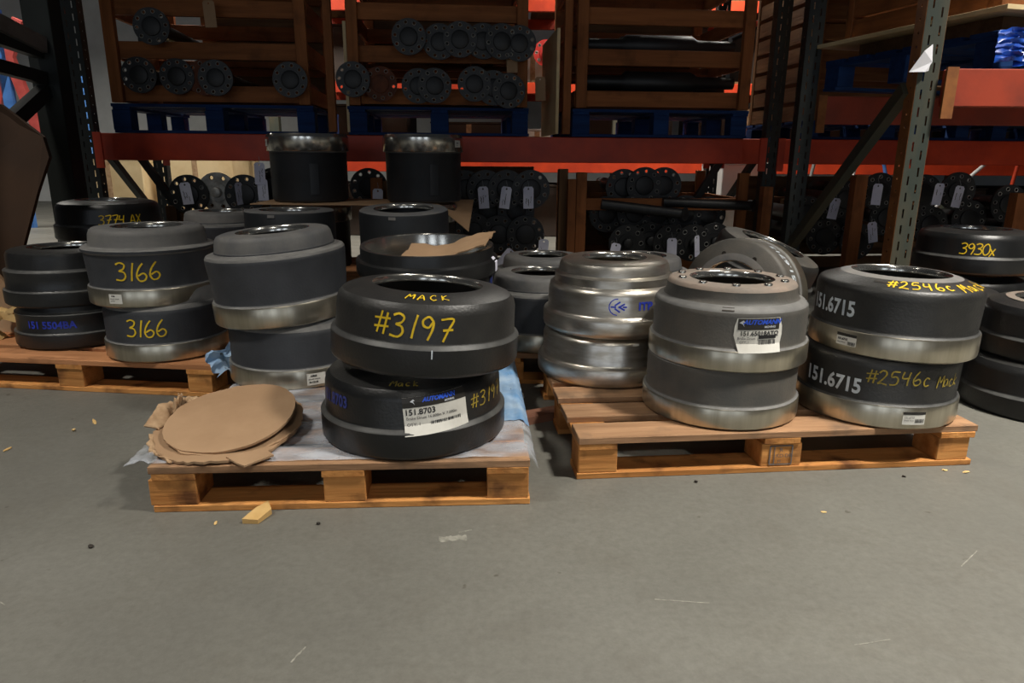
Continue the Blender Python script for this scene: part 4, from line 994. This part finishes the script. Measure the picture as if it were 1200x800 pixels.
for i, (x, y, z, dx, dz, mat, lab) in enumerate((
    (-3.72, 6.9, 0, .62, .76, 'cream', 'cream box seen below the beam at far left'), (-2.95, 7.0, 0, .70, .80, 'cream', 'cream box behind the left hubs'), (-4.75, 8.4, 0, .9, .9, 'whitebox', 'white box at the far left beyond the rack'),
    (1.95, 6.3, 0, .42, .74, 'whitebox', 'white wrapped box right of the low crate'), (-1.5, 7.55, .76, .9, .50, 'darkbox', 'dark box on the far rack behind the left blue pallet'), (-.45, 7.55, .76, .75, .34, 'darkbox', 'dark box on the far rack behind the middle blue pallet'), (.25, 7.6, .76, .42, .28, 'whitebox', 'white box on the far rack below the red hub'),
    (1.1, 7.55, .76, .95, .52, 'darkbox', 'dark box on the far rack behind the right blue pallet'), (2.3, 7.55, .76, 1.0, .5, 'darkbox', 'dark box on the far rack behind the rear post'), (3.6, 7.55, .76, 1.1, .5, 'darkbox', 'dark box on the far rack behind the slotted upright'), (5.0, 7.55, .76, 1.1, .5, 'darkbox', 'dark box on the far rack at the right edge'),
    (-1.55, 7.55, 1.485, .8, .5, 'darkbox', 'dark box on the far rack above the beam at left'), (-.35, 7.55, 1.485, .7, .44, 'darkbox', 'dark box on the far rack behind the middle crate'), (.18, 7.75, 1.485, .26, .30, 'whitebox', 'pale box beside the red hub on the far rack'), (1.4, 7.55, 1.485, .9, .5, 'darkbox', 'dark box on the far rack behind the right crate'), (2.9, 7.55, 1.485, 1.2, .5, 'darkbox', 'dark box on the far rack at right'), (4.4, 7.55, 1.485, 1.2, .5, 'darkbox', 'dark box on the far rack beyond the right rack'))):
    big_box(lab, x, y, z, dx, .7, dz, mat, R(random.uniform(-3, 3)))
for i, (x, mat) in enumerate(((-1.7, 'darkbox'), (-.6, 'darkbox'), (.5, 'darkbox'), (1.7, 'darkbox'), (3.1, 'darkbox'), (4.3, 'darkbox'), (5.5, 'darkbox'))):
    big_box('dark box on the floor under the far rack, %s from the left' % ORD[i], x, 7.5, 0, .9, .7, .5, mat)
o = part_box('blue_board', (-4.12, 6.9, 1.05), (.22, .1, .9), 'bluebright', None); meta(o, 'blue board glimpsed between the left rack posts', 'board')
for i, (x, rot, mat, lab) in enumerate(((-5.05, -14, 'red', 'red leaning bar beyond the left rack'), (-5.5, 24, 'red', 'red slanting bar at the far left'), (-5.28, 0, 'bluebright', 'pale blue upright bar at the far left'))):
    o = part_box('metal_bar', (x, 7.7, 1.1), (.10, .06, 2.2), mat, None, (0, R(rot), 0)); meta(o, lab, 'metal bar')
for i, (x, z, tilt, mat, lab) in enumerate(((2.62, .70, 10, 'whitebox', 'white rod just left of the slotted upright'), (2.30, .72, 8, 'grey_metal', 'grey rod under the beam near the diagonal brace'), (2.86, .70, -20, 'bluebright', 'pale blue rod left of the slotted upright'), (3.55, .70, 45, 'whitebox', 'white slanting rod right of the slotted upright'), (3.86, .70, 6, 'orange', 'thin orange rod under the beam at right'), (4.22, .66, -10, 'cream', 'pale slanting rod under the beam at right'), (4.62, .68, 8, 'orange', 'thick orange rod at the right edge'))):
    mb = MB(); hz_ = (z-.02)/math.cos(R(tilt)); mb.tube([(0, 0, -hz_+.02), (0, 0, 0), (.004, 0, .16)], .016 if 'thick' not in lab else .03, 8)
    meta(ob('metal_rod', mb.mesh('rod', mat, 50), None, (x*1.16, 6.4, z-.02), (0, R(tilt), 0)), lab, 'rod')

FL = bpy.data.objects['floor']
for i, (x, y, l, w2, a) in enumerate(((-.125, 1.345, .06, .028, 8), (-.10, 1.375, .03, .006, 20), (.32, 1.13, .10, .004, -6), (.62, 1.02, .07, .003, 12), (-.35, .98, .04, .005, 70), (.95, 1.28, .09, .003, 40), (-.95, 1.12, .06, .003, -30))):
    rnd = random.Random(i); mb = MB(); n = 14
    top = [(-l/2+l*k/n, w2/2*rnd.uniform(.3, 1)) for k in range(n+1)]; bot = [(-l/2+l*k/n, -w2/2*rnd.uniform(.3, 1)) for k in range(n+1)]
    mb.add([(p[0], p[1], .0005) for p in top+bot], [(n+1+k, n+2+k, k+1, k) for k in range(n)])
    ob('paint_scuff', mb.mesh('scuff', 'scuff'), FL, (x, y, 0), (0, 0, R(a)))
# ------------------------------------------------------------------ litter on the floor
def chip(name, label, cat, loc, d, rz, mat, seed):
    rnd = random.Random(seed); bm = bmesh.new(); bmesh.ops.create_icosphere(bm, subdivisions=1, radius=.5)
    for v in bm.verts: v.co = Vector((v.co.x*d[0], v.co.y*d[1], v.co.z*d[2]))*rnd.uniform(.75, 1.15)
    me = bpy.data.meshes.new(name); bm.to_mesh(me); bm.free(); me.materials.append(M[mat])
    zmin = min(v.co.z for v in me.vertices)
    meta(ob(name, me, None, (loc[0], loc[1], -zmin+.0003), (0, 0, rz)), label, cat, 'litter on the floor')
mb = MB(); mb.add([(0, 0, 0), (.035, .004, 0), (.045, .05, 0), (.025, .075, 0), (.008, .045, 0), (0, 0, .012), (.035, .004, .010), (.045, .05, .014), (.025, .075, .02), (.008, .045, .016)], [(4, 3, 2, 1, 0), (5, 6, 7, 8, 9), (0, 1, 6, 5), (1, 2, 7, 6), (2, 3, 8, 7), (3, 4, 9, 8), (4, 0, 5, 9)])
meta(ob('wood_chip', mb.mesh('chip', 'chip'), None, (-.60, 1.40, .0005), (0, 0, R(-8))), 'pale wood chip in front of the plastic-covered pallet', 'wood chip')
o = ob('wood_offcut', MB().box((0, 0, .012), (.17, .06, .024)).mesh('off', 'plank_dark'), None, (.098, 2.06, 0), (0, 0, R(28))); meta(o, 'stained plank offcut on the floor between the two front pallets', 'wood scrap')
for i, (x, y, sx, sy, sz, mat, lab) in enumerate(((-1.40, 1.79, .035, .012, .004, 'chip', 'thin wood splinter on floor before the left pallet'), (-1.28, 2.0, .06, .012, .004, 'chip', 'longer splinter near the left pallet edge'), (-1.30, 1.93, .014, .012, .008, 'chip', 'pale crumb near the left pallet'),
    (-1.02, 1.83, .018, .014, .010, 'stone', 'dark crumb left of the cardboard rounds'), (-1.35, 1.66, .024, .02, .014, 'stone', 'dark lump on the floor at left'), (-.88, 1.30, .016, .012, .006, 'stone', 'dark crumb in front of the pallet left corner'), (.47, 1.62, .012, .009, .006, 'stone', 'dark crumb in front of the bare pallet'),
    (1.15, 1.70, .02, .009, .004, 'chip', 'pale chip at the bare pallet right corner'), (1.20, 1.69, .026, .010, .004, 'chip', 'pale chip beside the right corner of the bare pallet'), (1.02, 1.66, .012, .008, .005, 'stone', 'dark crumb right of the bare pallet front'), (.73, 1.47, .018, .008, .003, 'chip', 'lone pale fleck in front of the bare pallet'), (-.43, 1.40, .012, .01, .006, 'stone', 'dark crumb under the front edge of the covered pallet'), (-.66, 1.40, .022, .008, .003, 'chip', 'small fleck beside the pale wood chip'),
    (.22, 2.16, .04, .03, .03, 'whitebox', 'white crumpled bit on the floor in the gap'))):
    if 'white crumpled' in lab: x, y = .03, 2.24
    chip('floor_crumb' if mat == 'stone' else 'wood_splinter' if mat == 'chip' else 'paper_bit', lab, 'debris', (x, y), (sx, sy, sz), random.uniform(0, 3), mat, i)
